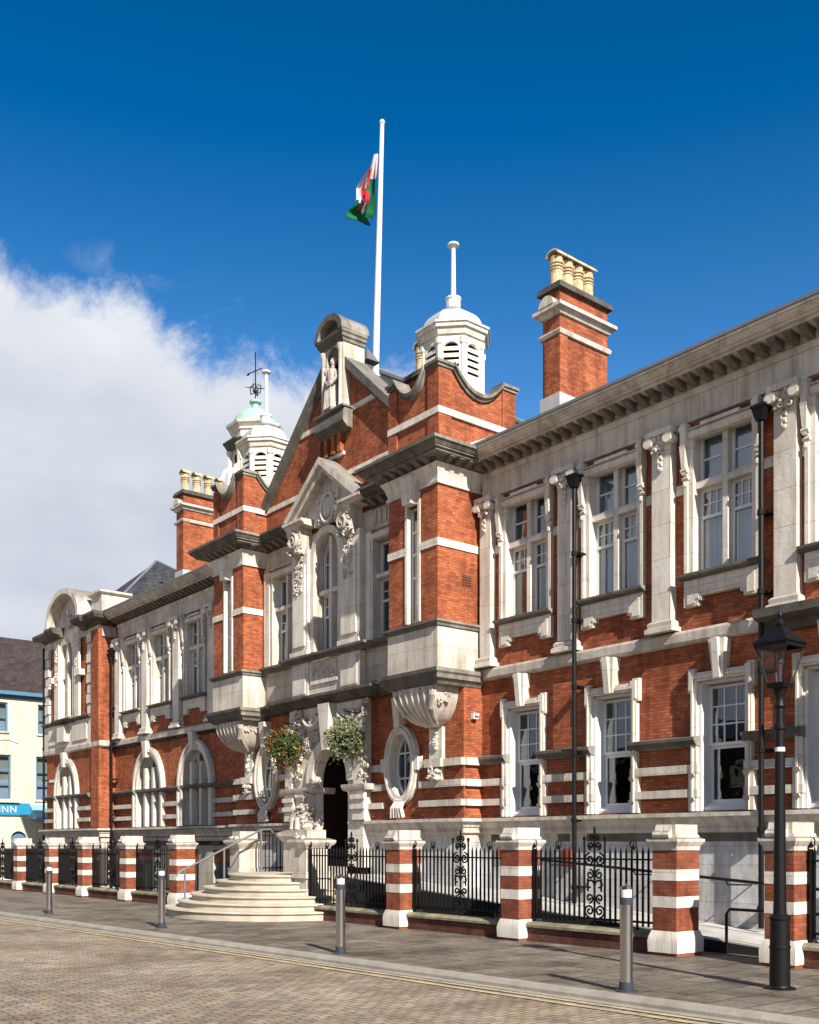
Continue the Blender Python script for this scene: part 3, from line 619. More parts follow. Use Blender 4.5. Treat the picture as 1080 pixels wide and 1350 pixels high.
# ---------------- windows
def curtain(mb, x0, x1, y, z0, z1, amp=.02, wave=.11):
    n = max(4, int((x1-x0)/.025)); a = []; b = []
    for i in range(n+1):
        x = x0+(x1-x0)*i/n; yy = y+amp*math.sin(x*2*PI/wave)+amp*.6*math.sin(x*2*PI/(wave*.37))
        a.append((x, yy, z0)); b.append((x, yy, z1))
    mb.loop_loft([a, b], False, closed=False)
def upper_window(cx, Y, kind='curtain'):
    """stone cross window with sashes; the frame object carries pane, curtain, surround pieces"""
    yg = Y+.17
    f = MB()
    for s in (-1, 1):
        x0, x1 = (cx-.54, cx-.05) if s < 0 else (cx+.05, cx+.54)
        for z0, z1 in ((5.92, 7.32), (7.43, 8.20)):
            f.box(x0, x0+.055, yg-.03, yg+.03, z0, z1); f.box(x1-.055, x1, yg-.03, yg+.03, z0, z1)
            f.box(x0+.055, x1-.055, yg-.03, yg+.03, z0, z0+.06); f.box(x0+.055, x1-.055, yg-.03, yg+.03, z1-.05, z1)
        f.box(x0+.055, x1-.055, yg-.045, yg+.02, 6.83, 6.88)
        for k in (1, 2): xx = x0+.055+(x1-x0-.11)*k/3; f.box(xx-.011, xx+.011, yg-.018, yg+.018, 6.88, 7.27)
        f.box(x0+.055, x1-.055, yg-.016, yg+.016, 7.06, 7.085); f.box(x0+.055, x1-.055, yg-.018, yg+.018, 7.79, 7.82)
    win = part(f, 'window', M['white_paint'])
    g = MB(); g.box(cx-.49, cx-.10, yg-.004, yg+.004, 5.97, 8.15); g.box(cx+.10, cx+.49, yg-.004, yg+.004, 5.97, 8.15); g.build('pane', M['glass'], win)
    if kind:
        c = MB(); curtain(c, cx-.60, cx+.60, yg+.12, 5.85, 8.3); c.build('curtain', M[{'curtain':'curtain','brown':'curtain_b','blind':'blind'}[kind]], win)
    s_ = MB(); s_.box(cx-.05, cx+.05, Y+.03, yg+.05, 5.921, 8.219); s_.box(cx-.539, cx-.051, Y+.02, yg+.05, 7.321, 7.429); s_.box(cx+.051, cx+.539, Y+.02, yg+.05, 7.321, 7.429)
    s_.build('mullion', M['stone_w'], win)
    s_ = MB()
    for s in (-1, 1):
        xo = cx+s*.69; xi = cx+s*.541
        a, b = min(xo, xi), max(xo, xi); s_.box(a, b, Y-.06, Y-.001, 5.921, 8.22); xr = cx+s*.598; s_.box(min(xr, xi), max(xr, xi), Y+.0, Y+.30, 5.921, 8.22)
        xm = cx+s*.63; s_.box(min(xo,xm), max(xo,xm), Y-.10, Y-.061, 5.921, 8.10)
        # scrolled console hanging beside the head
        xc = cx+s*.665; s_.box(xc-.055, xc+.055, Y-.17, Y-.02, 8.02, 8.38)
        s_.frustum((xc, Y-.10), .03, .05, .055, .09, 7.55, 8.019)
        for q, zz in enumerate((8.30, 7.62, 7.50)):
            s_.tube([(xc-.06, Y-.15+.03*q, zz), (xc+.06, Y-.15+.03*q, zz)], .055-.012*q, 8)
        s_.blob((xc, Y-.12, 7.40), (.035,.03,.05)); s_.blob((xc, Y-.16, 8.12), (.045,.03,.05))
    s_.box(cx-.63, cx+.63, Y-.08, Y-.001, 8.221, 8.27); s_.box(cx-.597, cx+.597, Y, Y+.30, 8.221, 8.239)
    s_.mould([(cx-.60,Y),(cx+.60,Y)], [(-.02,8.12),(.10,8.13),(.13,8.17),(.13,8.22),(-.02,8.219)])
    s_.box(cx-.36, cx+.36, Y-.13, Y+.0, 8.271, 8.33); s_.box(cx-.60, cx-.36, Y-.11, Y, 8.271, 8.29); s_.box(cx+.36, cx+.60, Y-.11, Y, 8.271, 8.29)
    s_.build('surround', M['stone_w'], win)
    s_ = MB(); s_.mould([(cx-.75,Y),(cx-.75,Y-.001),(cx+.75,Y-.001),(cx+.75,Y)][1:3], [(-.3,5.84),(.12,5.82),(.16,5.85),(.22,5.87),(.22,5.91),(-.3,5.918)])
    s_.build('sill', M['stone_g'], win)
    s_ = MB(); s_.plate([(cx-.69,5.39),(cx-.42,5.39),(cx-.42,5.47),(cx-.36,5.47),(cx-.36,5.54),(cx+.36,5.54),(cx+.36,5.47),(cx+.42,5.47),(cx+.42,5.39),(cx+.69,5.39),(cx+.69,5.819),(cx-.69,5.819)], (), Y-.10, Y+.01)
    s_.plate([(cx-.62,5.43),(cx-.47,5.43),(cx-.47,5.50),(cx-.40,5.50),(cx-.40,5.59),(cx+.40,5.59),(cx+.40,5.50),(cx+.47,5.50),(cx+.47,5.43),(cx+.62,5.43),(cx+.62,5.78),(cx-.62,5.78)], (), Y-.115, Y-.101)
    s_.build('apron', M['stone_w'], win)
    return win
for x, k in zip(RU, ('brown','curtain','curtain','curtain')): upper_window(x, WY, k)
for x, k in zip(LU, ('blind','blind',None)): upper_window(x, WY, k)
def ground_window(cx, Y):
    yg = Y+.24; f = MB(); a, b = cx-.385, cx+.385
    for z0, z1 in ((2.20, 3.12), (3.12, 4.10)):
        o = .0 if z0 < 3 else -.035
        f.box(a, a+.05, yg-.02+o, yg+.015+o, z0, z1); f.box(b-.05, b, yg-.02+o, yg+.015+o, z0, z1); f.box(a+.05, b-.05, yg-.02+o, yg+.015+o, z0, z0+.05); f.box(a+.05, b-.05, yg-.02+o, yg+.015+o, z1-.05, z1)
    for k in (1, 2): xx = a+.05+(b-a-.1)*k/3; f.box(xx-.011, xx+.011, yg-.05, yg-.022, 3.17, 4.05)
    for k in (1, 2): zz = 3.17+.88*k/3; f.box(a+.05, b-.05, yg-.052, yg-.024, zz-.011, zz+.011)
    f.box(cx-.398, a-.0005, yg-.06, yg+.05, 2.2, 4.118); f.box(b+.0005, cx+.398, yg-.06, yg+.05, 2.2, 4.118)
    f.prism_x([(yg+.05,2.07),(Y+.06,2.07),(Y+.06,2.12),(yg-.05,2.199),(yg+.05,2.199)], cx-.398, cx+.398)
    win = part(f, 'window', M['white_paint'])
    g = MB(); g.box(a+.05, b-.05, yg-.003, yg+.003, 2.25, 3.07); g.box(a+.05, b-.05, yg-.037, yg-.031, 3.17, 4.05); g.build('pane', M['glass'], win)
    # painted reveals
    s_ = MB(); s_.box(cx-.44, cx-.399, Y-.02, yg+.08, 2.06, 4.12); s_.box(cx+.399, cx+.44, Y-.02, yg+.08, 2.06, 4.12); s_.box(cx-.44, cx+.44, Y+.01, yg+.08, 4.121, 4.16); s_.build('reveal', M['white_paint'], win)
    s_ = MB()
    E = [(-.60,2.06),(-.60,2.70),(-.56,2.72),(-.56,3.98),(-.61,3.98),(-.61,4.37),(-.48,4.37),(-.48,4.30),(.48,4.30),(.48,4.37),(.61,4.37),(.61,3.98),(.56,3.98),(.56,2.72),(.60,2.70),(.60,2.06),(.445,2.06),(.445,4.165),(-.445,4.165),(-.445,2.06)]
    s_.plate([(cx+p, q) for p, q in E], (), Y-.09, Y+.01)
    E2 = [(-.53,2.06),(-.53,4.02),(-.57,4.02),(-.57,4.33),(-.46,4.33),(-.46,4.25),(.46,4.25),(.46,4.33),(.57,4.33),(.57,4.02),(.53,4.02),(.53,2.06),(.50,2.06),(.50,4.20),(-.50,4.20),(-.50,2.06)]
    s_.plate([(cx+p, q) for p, q in E2], (), Y-.125, Y-.091)
    for zz in (2.56, 2.97, 3.06):
        pass
    s_.build('surround', M['stone_w'], win)
    k = MB(); k.prism_x([(Y,4.16),(Y-.20,4.16),(Y-.27,4.79),(Y,4.79)], cx-.055, cx+.06)
    k.loop_loft([[(cx-.09,Y-.16,4.17),(cx+.09,Y-.16,4.17),(cx+.09,Y,4.17),(cx-.09,Y,4.17)],[(cx-.15,Y-.20,4.78),(cx+.15,Y-.20,4.78),(cx+.15,Y,4.78),(cx-.15,Y,4.78)]])
    k.build('keystone', M['stone_w'], win)
    for z in (2.21,):
        b_ = MB()
        for s in (-1,1): b_.prism_x([(Y-.126,z),(Y-.126,z+.07),(Y-.17,z+.07)], cx+s*.50-.05, cx+s*.50+.05); b_.prism_x([(Y-.126,z+.39),(Y-.126,z+.46),(Y-.17,z+.46)], cx+s*.50-.05, cx+s*.50+.05)
        b_.build('bracket', M['stone'], win)
    return win
for x in RG: ground_window(x, WY)
def arch_ring(cx, Y, hw, zt, ow, oz, zs=3.25, z0=2.06, name='surround', par=None, m='stone_w', p=.10, back=.01):
    o = [(cx+ow, z0)]+arc(cx, zs, ow, oz-zs, 0, 180, 22)+[(cx-ow, z0)]
    i = [(cx-hw, z0)]+arc(cx, zs, hw, zt-zs, 180, 0, 22)+[(cx+hw, z0)]
    return MB().plate(o+i, (), Y-p, Y+back)
def arch_window(cx, Y, key=True):
    yg = Y+.20; f = MB()
    hw, zt, zs = .85, 4.32, 3.25
    i1 = [(cx-hw, 2.08)]+[(cx+hw, 2.08)]+arc(cx, zs, hw, zt-zs, 0, 180, 22)
    lights = []
    for a, b in ((-.80,-.33),(-.27,.27),(.33,.80)):
        lights.append(rect(cx+a, cx+b, 2.16, 3.14))
        top = [(cx+a+(b-a)*k/6) for k in range(7)]
        e = [(x, zs+(zt-zs-.06)*math.sqrt(max(0, 1-((x-cx)/(hw-.05))**2))) for x in reversed(top)]
        e = [(x, max(z, 3.36)) for x, z in e]
        lights.append([(cx+a, 3.34), (cx+b, 3.34)]+e)
    f.plate(i1, lights, yg-.03, yg+.03)
    for zz in (2.65, 3.7): f.box(cx-.27, cx+.27, yg-.015, yg+.015, zz-.012, zz+.012)
    f.box(cx-.012, cx+.012, yg-.015, yg+.015, 2.16, 3.14)
    win = part(f, 'window', M['white_paint'])
    MB().plate([(x, z) for x, z in i1], (), yg+.031, yg+.036).build('pane', M['glass'], win)
    s_ = MB()
    for s in (-1, 1): s_.box(cx+s*.30-.07, cx+s*.30+.07, Y-.05, yg-.031, 2.07, 3.95)
    s_.build('mullion', M['stone_w'], win)
    MB().box(cx-.5, cx+.5, yg+.25, yg+.26, 2.1, 4.2).build('curtain', M['blind'], win)
    s_ = arch_ring(cx, Y, .86, 4.33, 1.14, 4.62, p=.09); q_ = arch_ring(cx, Y, .86, 4.33, .948, 4.418, p=-.001, back=.32); s_.add(q_.v, q_.f)
    rr_ = arch_ring(cx, Y, 1.00, 4.48, 1.10, 4.58, p=.13); s_.add(rr_.v, rr_.f)
    s_.build('surround', M['stone_w'], win)
    l = MB(); l.prism_x([(yg,3.16),(Y-.06,3.16),(Y-.10,3.20),(Y-.10,3.28),(yg,3.32)], cx-.919, cx+.919); l.build('transom', M['stone_g'], win)
    k = MB(); k.loop_loft([[(cx-.08,Y-.2,4.28),(cx+.08,Y-.2,4.28),(cx+.08,Y,4.28),(cx-.08,Y,4.28)],[(cx-.15,Y-.24,4.80),(cx+.15,Y-.24,4.80),(cx+.15,Y,4.80),(cx-.15,Y,4.80)]])
    carve(k, cx-.24, cx+.24, 4.42, 4.66, Y-.1, .06, int(cx*10), 10, .05)
    k.build('keystone', M['stone_w'], win)
    return win
for x in LG: arch_window(x, WY)
arch_window(-36.72, CY)

# ---------------- oriel towers flanking the centre
TCOR = [(-.05,8.92),(.10,8.92),(.10,8.96),(.14,9.03),(.35,9.04),(.35,9.09),(.40,9.09),(.40,9.115),(.42,9.12),(.48,9.18),(.48,9.20),(.51,9.20),(.51,9.26),(-.05,9.30)]
def tower(x0, x1, seed):
    cx = (x0+x1)/2
    wx0, wx1 = x0+.63, x0+.96
    t = MB()
    t.plate(rect(x0, x1, 5.88, 8.56), [rect(wx0-.05, wx1+.05, 5.95, 8.3)], TY, TY+.28)
    t.box(x1-.25, x1-.001, TY+.281, 14.09, 5.88, 9.3); t.box(x0+.001, x0+.25, TY+.281, CY-.01, 5.88, 9.3)
    o = part(t, 'oriel_wall', M['brick'])
    b = MB(); b.box(x0-.02, wx0-.07, TY-.025, TY+.01, 7.35, 7.50); b.box(wx1+.07, x1+.025, TY-.025, TY+.01, 7.35, 7.50); b.box(x1-.05, x1+.025, TY+.011, 14.05, 7.35, 7.50)
    b.build('stone_band', M['stone_w'], o)
    b = MB(); path = [(x0, CY), (x0, TY), (x1, TY), (x1, 14.05)]
    b.mould(path, [(-.24,8.561),(.04,8.561),(.05,8.60),(.02,8.62),(.02,8.66),(.06,8.80),(.14,8.925),(-.24,8.925)])
    b.build('frieze', M['stone_w'], o)
    b = MB(); b.mould(path, [(-.2,4.64),(.02,4.66),(.06,4.72),(.12,4.76),(.13,4.84),(.17,4.88),(.18,4.95),(-.2,4.97)]); b.build('base_moulding', M['stone_g'], o)
    b = MB(); b.box(x0-.02, x1+.02, TY-.02, 14.08, 4.975, 5.78); b.build('apron', M['stone'], o)
    b = MB(); b.mould(path, [(-.2,5.781),(.05,5.79),(.07,5.83),(.11,5.86),(.11,5.90),(.0,5.93),(-.02,5.94),(-.2,5.94)]); b.build('sill', M['stone_g'], o)
    b = MB(); b.mould([(x0, 14.0), (x0, TY), (x1, TY), (x1, 13.92)], TCOR); b.build('cornice', M['stone_g'], o)
    b = MB()
    n = 6
    for i in range(n):
        x = x0+.06+i*(x1-x0-.24)/(n-1); b.prism_x([(TY-.14,8.94),(TY-.14,9.035),(TY-.33,9.035),(TY-.33,9.01),(TY-.2,8.95)], x, x+.12)
    for i in range(4):
        y = TY+.05+i*.25; b.prism_y([(x1+.14,8.94),(x1+.14,9.035),(x1+.33,9.035),(x1+.33,9.01),(x1+.2,8.95)], y, y+.12)
    b.build('modillion', M['stone_m'], o)
    # window of the oriel
    yg = TY+.12; f = MB()
    f.box(wx0, wx0+.04, yg-.02, yg+.02, 5.96, 8.28); f.box(wx1-.04, wx1, yg-.02, yg+.02, 5.96, 8.28)
    for z in (5.96, 6.86, 7.33, 7.78, 8.24): f.box(wx0+.04, wx1-.04, yg-.02, yg+.02, z, z+.045)
    wdw = part(f, 'window', M['white_paint'])
    MB().box(wx0+.04, wx1-.04, yg-.003, yg+.003, 5.96, 8.28).build('pane', M['glass'], wdw)
    c = MB(); curtain(c, wx0, wx1, yg+.15, 5.9, 8.3); c.build('curtain', M['curtain'], wdw)
    c = MB(); c.box(wx0-.07, wx0-.001, TY-.03, TY-.001, 5.95, 8.30); c.box(wx1+.001, wx1+.07, TY-.03, TY-.001, 5.95, 8.30); c.box(wx0-.048, wx0-.001, TY, TY+.26, 5.951, 8.299); c.box(wx1+.001, wx1+.048, TY, TY+.26, 5.951, 8.299); c.box(wx0-.07, wx1+.07, TY-.03, TY-.001, 8.301, 8.56)
    c.loop_loft([[(wx0+.03,TY-.18,8.30),(wx1-.03,TY-.18,8.30),(wx1-.03,TY,8.30),(wx0+.03,TY,8.30)],[(wx0-.03,TY-.22,8.82),(wx1+.03,TY-.22,8.82),(wx1+.03,TY,8.82),(wx0-.03,TY,8.82)]])
    c.build('surround', M['stone_w'], wdw)
    # swept brick parapet: front face and the side face to the right
    def sweep(a, b, n=12):       # swoop between two corner piers, local coordinate along the face
        pts = []
        for i in range(n+1):
            s = i/n; pts.append((a+(b-a)*s, 10.42+.40*(2*abs(s-.52))**2.1 if s < .52 else 10.42+.40*((s-.52)/.48)**2.1))
        return pts
    pf = sweep(x0+.28, x1-.34); ps = sweep(TY+.36, 14.62)
    p = MB(); p.plate([(x0+.02, 9.30), (x1-.001, 9.30), (x1-.001, 10.84), (x1-.34, 10.84)]+list(reversed(pf))[1:-1]+[(x0+.28, 10.80), (x0+.02, 10.80)], (), TY+.03, TY+.27)
    p.plate([(TY+.271, 9.30), (14.98, 9.30), (14.98, 10.84), (14.62, 10.84)]+list(reversed(ps))[1:-1]+[(TY+.36, 10.84), (TY+.271, 10.84)], (), x1-.25, x1-.001, axis='x')
    p.box(x0+.02, x0+.27, TY+.271, 14.98, 9.3, 10.5); p.box(x0+.271, x1-.251, 14.7, 14.98, 9.3, 10.5)
    p.box(x1-.30, x1+.035, TY-.005, TY+.33, 9.30, 10.839); p.box(x0-.02, x0+.26, TY-.005, TY+.22, 9.30, 10.799); p.box(x1-.2, x1+.035, 14.64, 15.0, 9.3, 10.839)
    p = part(p, 'parapet', M['brick'])
    c = MB()
    def cop(pts, fn, m=.05):
        lo = []
        for q, z in pts: lo.append(fn(q, z))
        c.loop_loft(lo)
    cop(pf, lambda q, z: [(q, TY-.05, z), (q, TY-.07, z+.05), (q, TY-.11, z+.06), (q, TY-.12, z+.13), (q, TY+.30, z+.13), (q, TY+.30, z)])
    cop(ps, lambda q, z: [(x1+.05, q, z), (x1+.07, q, z+.05), (x1+.11, q, z+.06), (x1+.12, q, z+.13), (x1-.28, q, z+.13), (x1-.28, q, z)])
    for a, b, y0, y1 in ((x1-.35, x1+.09, TY-.07, TY+.37), (x0-.06, x0+.29, TY-.07, TY+.30), (x1-.24, x1+.09, 14.60, 15.06)):
        c.box(a+.03, b-.03, y0+.03, y1-.03, 10.84, 10.90); c.box(a, b, y0, y1, 10.901, 10.96); c.box(a+.06, b-.06, y0+.06, y1-.06, 10.961, 10.99)
    c.build('coping', M['stone_g'], p)
    c = MB(); c.box(x0-.03, x1+.05, TY-.02, TY+.03, 9.93, 10.06); c.box(x1-.02, x1+.05, TY+.031, 15.01, 9.93, 10.06); c.build('stone_band', M['stone_w'], p)
    MB().box(x0+.275, x1-.255, TY+.275, 14.69, 9.8, 9.9).build('roof', M['lead'], p)
    # shell corbel carrying the oriel
    c = MB(); loops = []
    for i in range(11):
        s = i/10; z = 4.65-.72*s; k = math.cos(s*PI/2)**.55
        hw = .16+(.62-.16)*k; d = .10+(CY-TY-.02-.10)*k
        loops.append([(cx-hw, CY+.01, z), (cx-hw, CY-d, z), (cx-hw*.5, CY-d-.02, z), (cx, CY-d-.03, z), (cx+hw*.5, CY-d-.02, z), (cx+hw, CY-d, z), (cx+hw, CY+.01, z)])
    c.loop_loft(loops)
    for q in (-1, -.66, -.33, 0, .33, .66, 1):
        c.tube([(cx+q*(.16+(.46)*(math.cos(i/10*PI/2)**.55))*.94, CY-(.10+(CY-TY-.12)*(math.cos(i/10*PI/2)**.55))-.03, 4.63-.70*i/10) for i in range(11)], .042, 6)
    carve(c, cx-.6, cx+.6, 4.50, 4.62, TY+.03, .06, seed, 16, .05); carve(c, CY-.55, CY-.15, 4.35, 4.58, cx+.60, .03, seed+1, 9, .05, 'x')
    c.tube([(cx+.58, TY+.08, 4.58), (cx+.66, TY-.02, 4.45), (cx+.5, TY+.05, 4.2)], .05, 6)
    cb = part(c, 'corbel', M['stone'])
    c = MB(); c.box(x0+.02, x1-.02, TY+.02, CY+.01, 4.66, 4.70); c.build('corbel_slab', M['stone_w'], cb)
    c = MB(); c.box(cx-.20, cx+.20, CY-.08, CY+.01, 3.26, 3.95); c.box(cx-.17, cx+.17, CY-.07, CY+.01, 2.83, 3.09)
    carve(c, cx-.06, cx+.06, 3.4, 3.9, CY-.09, .06, seed+2, 10, .05); carve(c, cx-.14, cx+.14, 2.85, 3.08, CY-.1, .12, seed+3, 10, .06)
    c.box(cx-.26, cx+.26, CY-.17, CY+.0, 3.09, 3.26)
    c.build('pendant', M['stone_w'], cb)
tower(-16.75, -15.2, 41); tower(-24.33, -22.78, 61)

# ---------------- cupolas
def cupola(cx, cy, finial_top):
    rim = PI/8+R(22.5)
    b = MB(); rot = R(22.5)
    b.lathe(cx, cy, [(.80,9.85),(.80,10.45),(.74,10.6),(.70,10.78)], 8, rot)
    b.lathe(cx, cy, [(.60,11.70),(.66,11.72),(.66,11.78),(.70,11.79),(.74,11.90),(.78,11.91),(.79,11.98),(.82,11.99),(.82,12.03),(.60,12.06)], 8, rot)
    for k in range(8):
        a = rot+2*PI*k/8; px, py = cx+.63*math.cos(a), cy+.63*math.sin(a)
        b.loop_loft([[(px+r_*math.cos(a+t), py+r_*math.sin(a+t), z) for t in [2*PI*j/8 for j in range(8)]] for r_, z in ((.085,10.75),(.06,10.85),(.06,11.58),(.085,11.62),(.085,11.73))])
        # solid wall panel with an arched louvre opening
        a2 = rot+2*PI*(k+1)/8; qx, qy = cx+.63*math.cos(a2), cy+.63*math.sin(a2)
        ex = Vector((qx-px, qy-py, 0)); ln = ex.length; ex.normalize(); nrm = Vector((ex.y, -ex.x, 0))
        def W(u_, z, d): return (px+ex.x*u_+nrm.x*d, py+ex.y*u_+nrm.y*d, z)
        h0, h1 = ln*.17, ln*.83
        opening = [(h0, 10.92), (h1, 10.92)]+arc(ln/2, 11.50, (h1-h0)/2, .15, 0, 180, 8)
        t = MB(); t.plate([(0.02,10.76),(ln-.02,10.76),(ln-.02,11.74),(.02,11.74)], [opening], -.03, .03)
        b.add([W(x, z, y) for x, y, z in t.v], t.f)
    o = hp(b.build1('cupola', M['cup_paint'], None, False), None)
    lv = MB()
    for k in range(8):
        a = rot+2*PI*k/8; px, py = cx+.63*math.cos(a), cy+.63*math.sin(a); a2 = rot+2*PI*(k+1)/8; qx, qy = cx+.63*math.cos(a2), cy+.63*math.sin(a2)
        ex = Vector((qx-px, qy-py, 0)); ln = ex.length; ex.normalize(); nrm = Vector((ex.y, -ex.x, 0))
        h0, h1 = ln*.15, ln*.85
        for i in range(5):
            z = 10.92+i*.135
            pts = [(h0, z, .035), (h1, z, .035), (h1, z+.082, .035), (h0, z+.082, .035), (h0, z+.07, -.05), (h1, z+.07, -.05), (h1, z+.12, -.05), (h0, z+.12, -.05)]
            vs = [(px+ex.x*u_+nrm.x*d, py+ex.y*u_+nrm.y*d, zz) for u_, zz, d in pts]
            lv.add(vs, [(0,1,2,3),(7,6,5,4),(0,4,5,1),(1,5,6,2),(2,6,7,3),(3,7,4,0)])
    lv.build('louvre', M['cup_paint'], o, smooth=False)
    MB().lathe(cx, cy, [(.44,10.7),(.44,11.9)], 8, rot).build('core', M['dark'], o)
    d = MB(); d.lathe(cx, cy, [(.64*math.cos(t)+.02, 12.06+.46*math.sin(t)) for t in [R(x) for x in (0,12,24,36,48,60,72,80)]]+[(.10,12.53)], 8, rot)
    d.build('dome', M['lead'], o, smooth=False)
    f = MB(); f.lathe(cx, cy, [(.15,12.50),(.12,12.52),(.07,12.56),(.075,12.58),(.14,12.60),(.155,12.68),(.15,12.76),(.17,12.79),(.17,12.82),(.07,12.84),(.055,12.9),(.045,finial_top-.10),(.05,finial_top-.09),(.12,finial_top-.04),(.12,finial_top),(.02,finial_top+.02)], 14)
    f.build('finial', M['white_paint'], o)
cupola(-15.97, 14.0, 13.95); cupola(-23.46, 14.0, 14.0)

# ---------------- central bays: first floor stone front
mb = MB()
mb.plate(rect(-22.76, -16.76, 4.98, 8.93), [rect(-22.28, -21.16, 6.0, 8.2), rect(-18.06, -16.9, 6.0, 8.2), arch_open(-19.86, .50, 6.08, 8.25, 8.80)], CY-.05, CY+.12)
for a, b in ((-22.6,-21.05),(-18.2,-16.8)): mb.box(a, b, CY-.08, CY-.051, 5.12, 5.70)
part(mb, 'stone_facing', M['ashlar'])
mb = MB(); mb.mould([(-22.75,CY),(-21.3,CY),(-21.3,CY-.18),(-18.25,CY-.18),(-18.25,CY),(-16.78,CY)], [(.04,5.84),(.12,5.85),(.20,5.91),(.24,5.93),(.24,5.98),(.04,6.0)])
part(mb, 'sill_course', M['stone_g'])
mb = MB(); mb.mould([(-22.74,CY),(-21.6,CY),(-21.6,CY-.22),(-17.95,CY-.22),(-17.95,CY),(-16.77,CY)], [(-.0,4.74),(.10,4.76),(.16,4.82),(.22,4.86),(.30,4.92),(.30,4.98),(-.0,5.02)])
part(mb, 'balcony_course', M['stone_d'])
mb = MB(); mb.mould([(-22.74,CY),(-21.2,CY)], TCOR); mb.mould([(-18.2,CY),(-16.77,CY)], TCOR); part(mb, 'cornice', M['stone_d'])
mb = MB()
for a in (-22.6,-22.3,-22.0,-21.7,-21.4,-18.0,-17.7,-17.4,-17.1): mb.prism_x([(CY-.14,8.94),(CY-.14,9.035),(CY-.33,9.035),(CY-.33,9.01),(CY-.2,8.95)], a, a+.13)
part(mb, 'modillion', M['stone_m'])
mb = MB()
for a, b in ((-22.7,-21.25),(-18.15,-16.8)): mb.mould([(a,CY-.05),(b,CY-.05)], [(-.0,8.42),(.05,8.43),(.07,8.48),(-.0,8.5)])
for k in range(7): mb.box(-18.1+k*.18, -18.1+k*.18+.10, CY-.075, CY-.051, 8.58, 8.85)
part(mb, 'frieze', M['stone'])
# projecting centre: pilasters, panels
mb = MB()
for a, b in ((-21.22,-20.52), (-19.20,-18.42)):
    mb.box(a, b, CY-.22, CY-.051, 6.001, 8.55); mb.box(a+.10, b-.10, CY-.26, CY-.221, 6.25, 8.2); mb.box(a-.03, b+.03, CY-.27, CY-.051, 6.0011, 6.14)
    mb.box(a, b, CY-.22, CY-.051, 5.021, 5.839); mb.box(a+.08, b-.08, CY-.25, CY-.221, 5.1, 5.75)
mb.box(-20.519, -19.201, CY-.18, CY-.051, 5.021, 5.839); mb.box(-20.4,-19.3, CY-.22, CY-.181, 5.28, 5.36)
for a, b in ((-22.68,-22.42),(-21.05,-20.9),(-18.30,-18.12)): mb.box(a, b, CY-.14, CY-.051, 6.001, 8.4)
part(mb, 'pilaster', M['stone_w'])
mb = MB(); mb.box(-20.36, -19.36, CY-.215, CY-.181, 5.36, 5.78); carve(mb, -20.30, -19.42, 5.42, 5.73, CY-.215, .022, 77, 60, .035); part(mb, 'carved_panel', M['stone'])
mb = MB()
for sgn, xa in ((-1, -20.87), (1, -18.80)):
    carve(mb, xa-.17, xa+.17, 7.5, 8.55, CY-.25, .05, 5+sgn, 70, .038)
    carve(mb, xa-.24, xa+.24, 8.45, 9.10, CY-.34, .09, 9+sgn, 70, .05)
    mb.loop_loft([[(xa-.22,CY-.30,8.45),(xa+.22,CY-.30,8.45),(xa+.22,CY-.05,8.45),(xa-.22,CY-.05,8.45)],[(xa-.30,CY-.45,9.16),(xa+.30,CY-.45,9.16),(xa+.30,CY-.05,9.16),(xa-.30,CY-.05,9.16)]])
    mb.tube([(a, CY-.42, b) for a, b in spiral(xa, 8.75, .2, 1.5, PI/2, sgn, 18)], .045, 6)
part(mb, 'carved_console', M['stone'])
# arched centre window
def centre_window(cx, Y):
    yg = Y+.16; f = MB()
    i1 = [(cx-.495, 6.09), (cx+.495, 6.09)]+arc(cx, 8.25, .495, .54, 0, 180, 16)
    li = []
    for a, b in ((-.44,-.07),(.07,.44)):
        li += [rect(cx+a, cx+b, 6.16, 6.88), rect(cx+a, cx+b, 6.93, 7.38)]
        xs_ = [cx+a+(b-a)*k/5 for k in range(6)]
        li.append([(cx+a, 7.55), (cx+b, 7.55)]+[(x, 8.22+.5*math.sqrt(max(0, 1-((x-cx)/.47)**2))) for x in reversed(xs_)])
    f.plate(i1, li, yg-.03, yg+.03)
    for s in (-1,1):
        for k in (-.06, .06): f.box(cx+s*.255+k-.01, cx+s*.255+k+.01, yg-.015, yg+.015, 6.93, 7.38)
        f.box(cx+s*.255-.185, cx+s*.255+.185, yg-.014, yg+.014, 7.145, 7.165); f.box(cx+s*.255-.185, cx+s*.255+.185, yg-.015, yg+.015, 8.15, 8.175)
    wdw = part(f, 'window', M['white_paint'])
    MB().plate(i1, (), yg+.031, yg+.036).build('pane', M['glass'], wdw)
    c = MB(); curtain(c, cx-.5, cx+.5, yg+.16, 6.1, 8.75); c.build('curtain', M['curtain'], wdw)
    MB().box(cx-.06, cx+.06, Y-.02, yg-.031, 6.09, 8.74).box(cx-.49, cx-.061, Y, yg-.031, 7.42, 7.52).box(cx+.061, cx+.49, Y, yg-.031, 7.42, 7.52).build('mullion', M['stone_w'], wdw)
    s_ = arch_ring(cx, Y, .50, 8.80, .66, 8.97, 8.25, 6.08, p=.16, back=-.051); s_.build('surround', M['stone_w'], wdw)
centre_window(-19.86, CY)
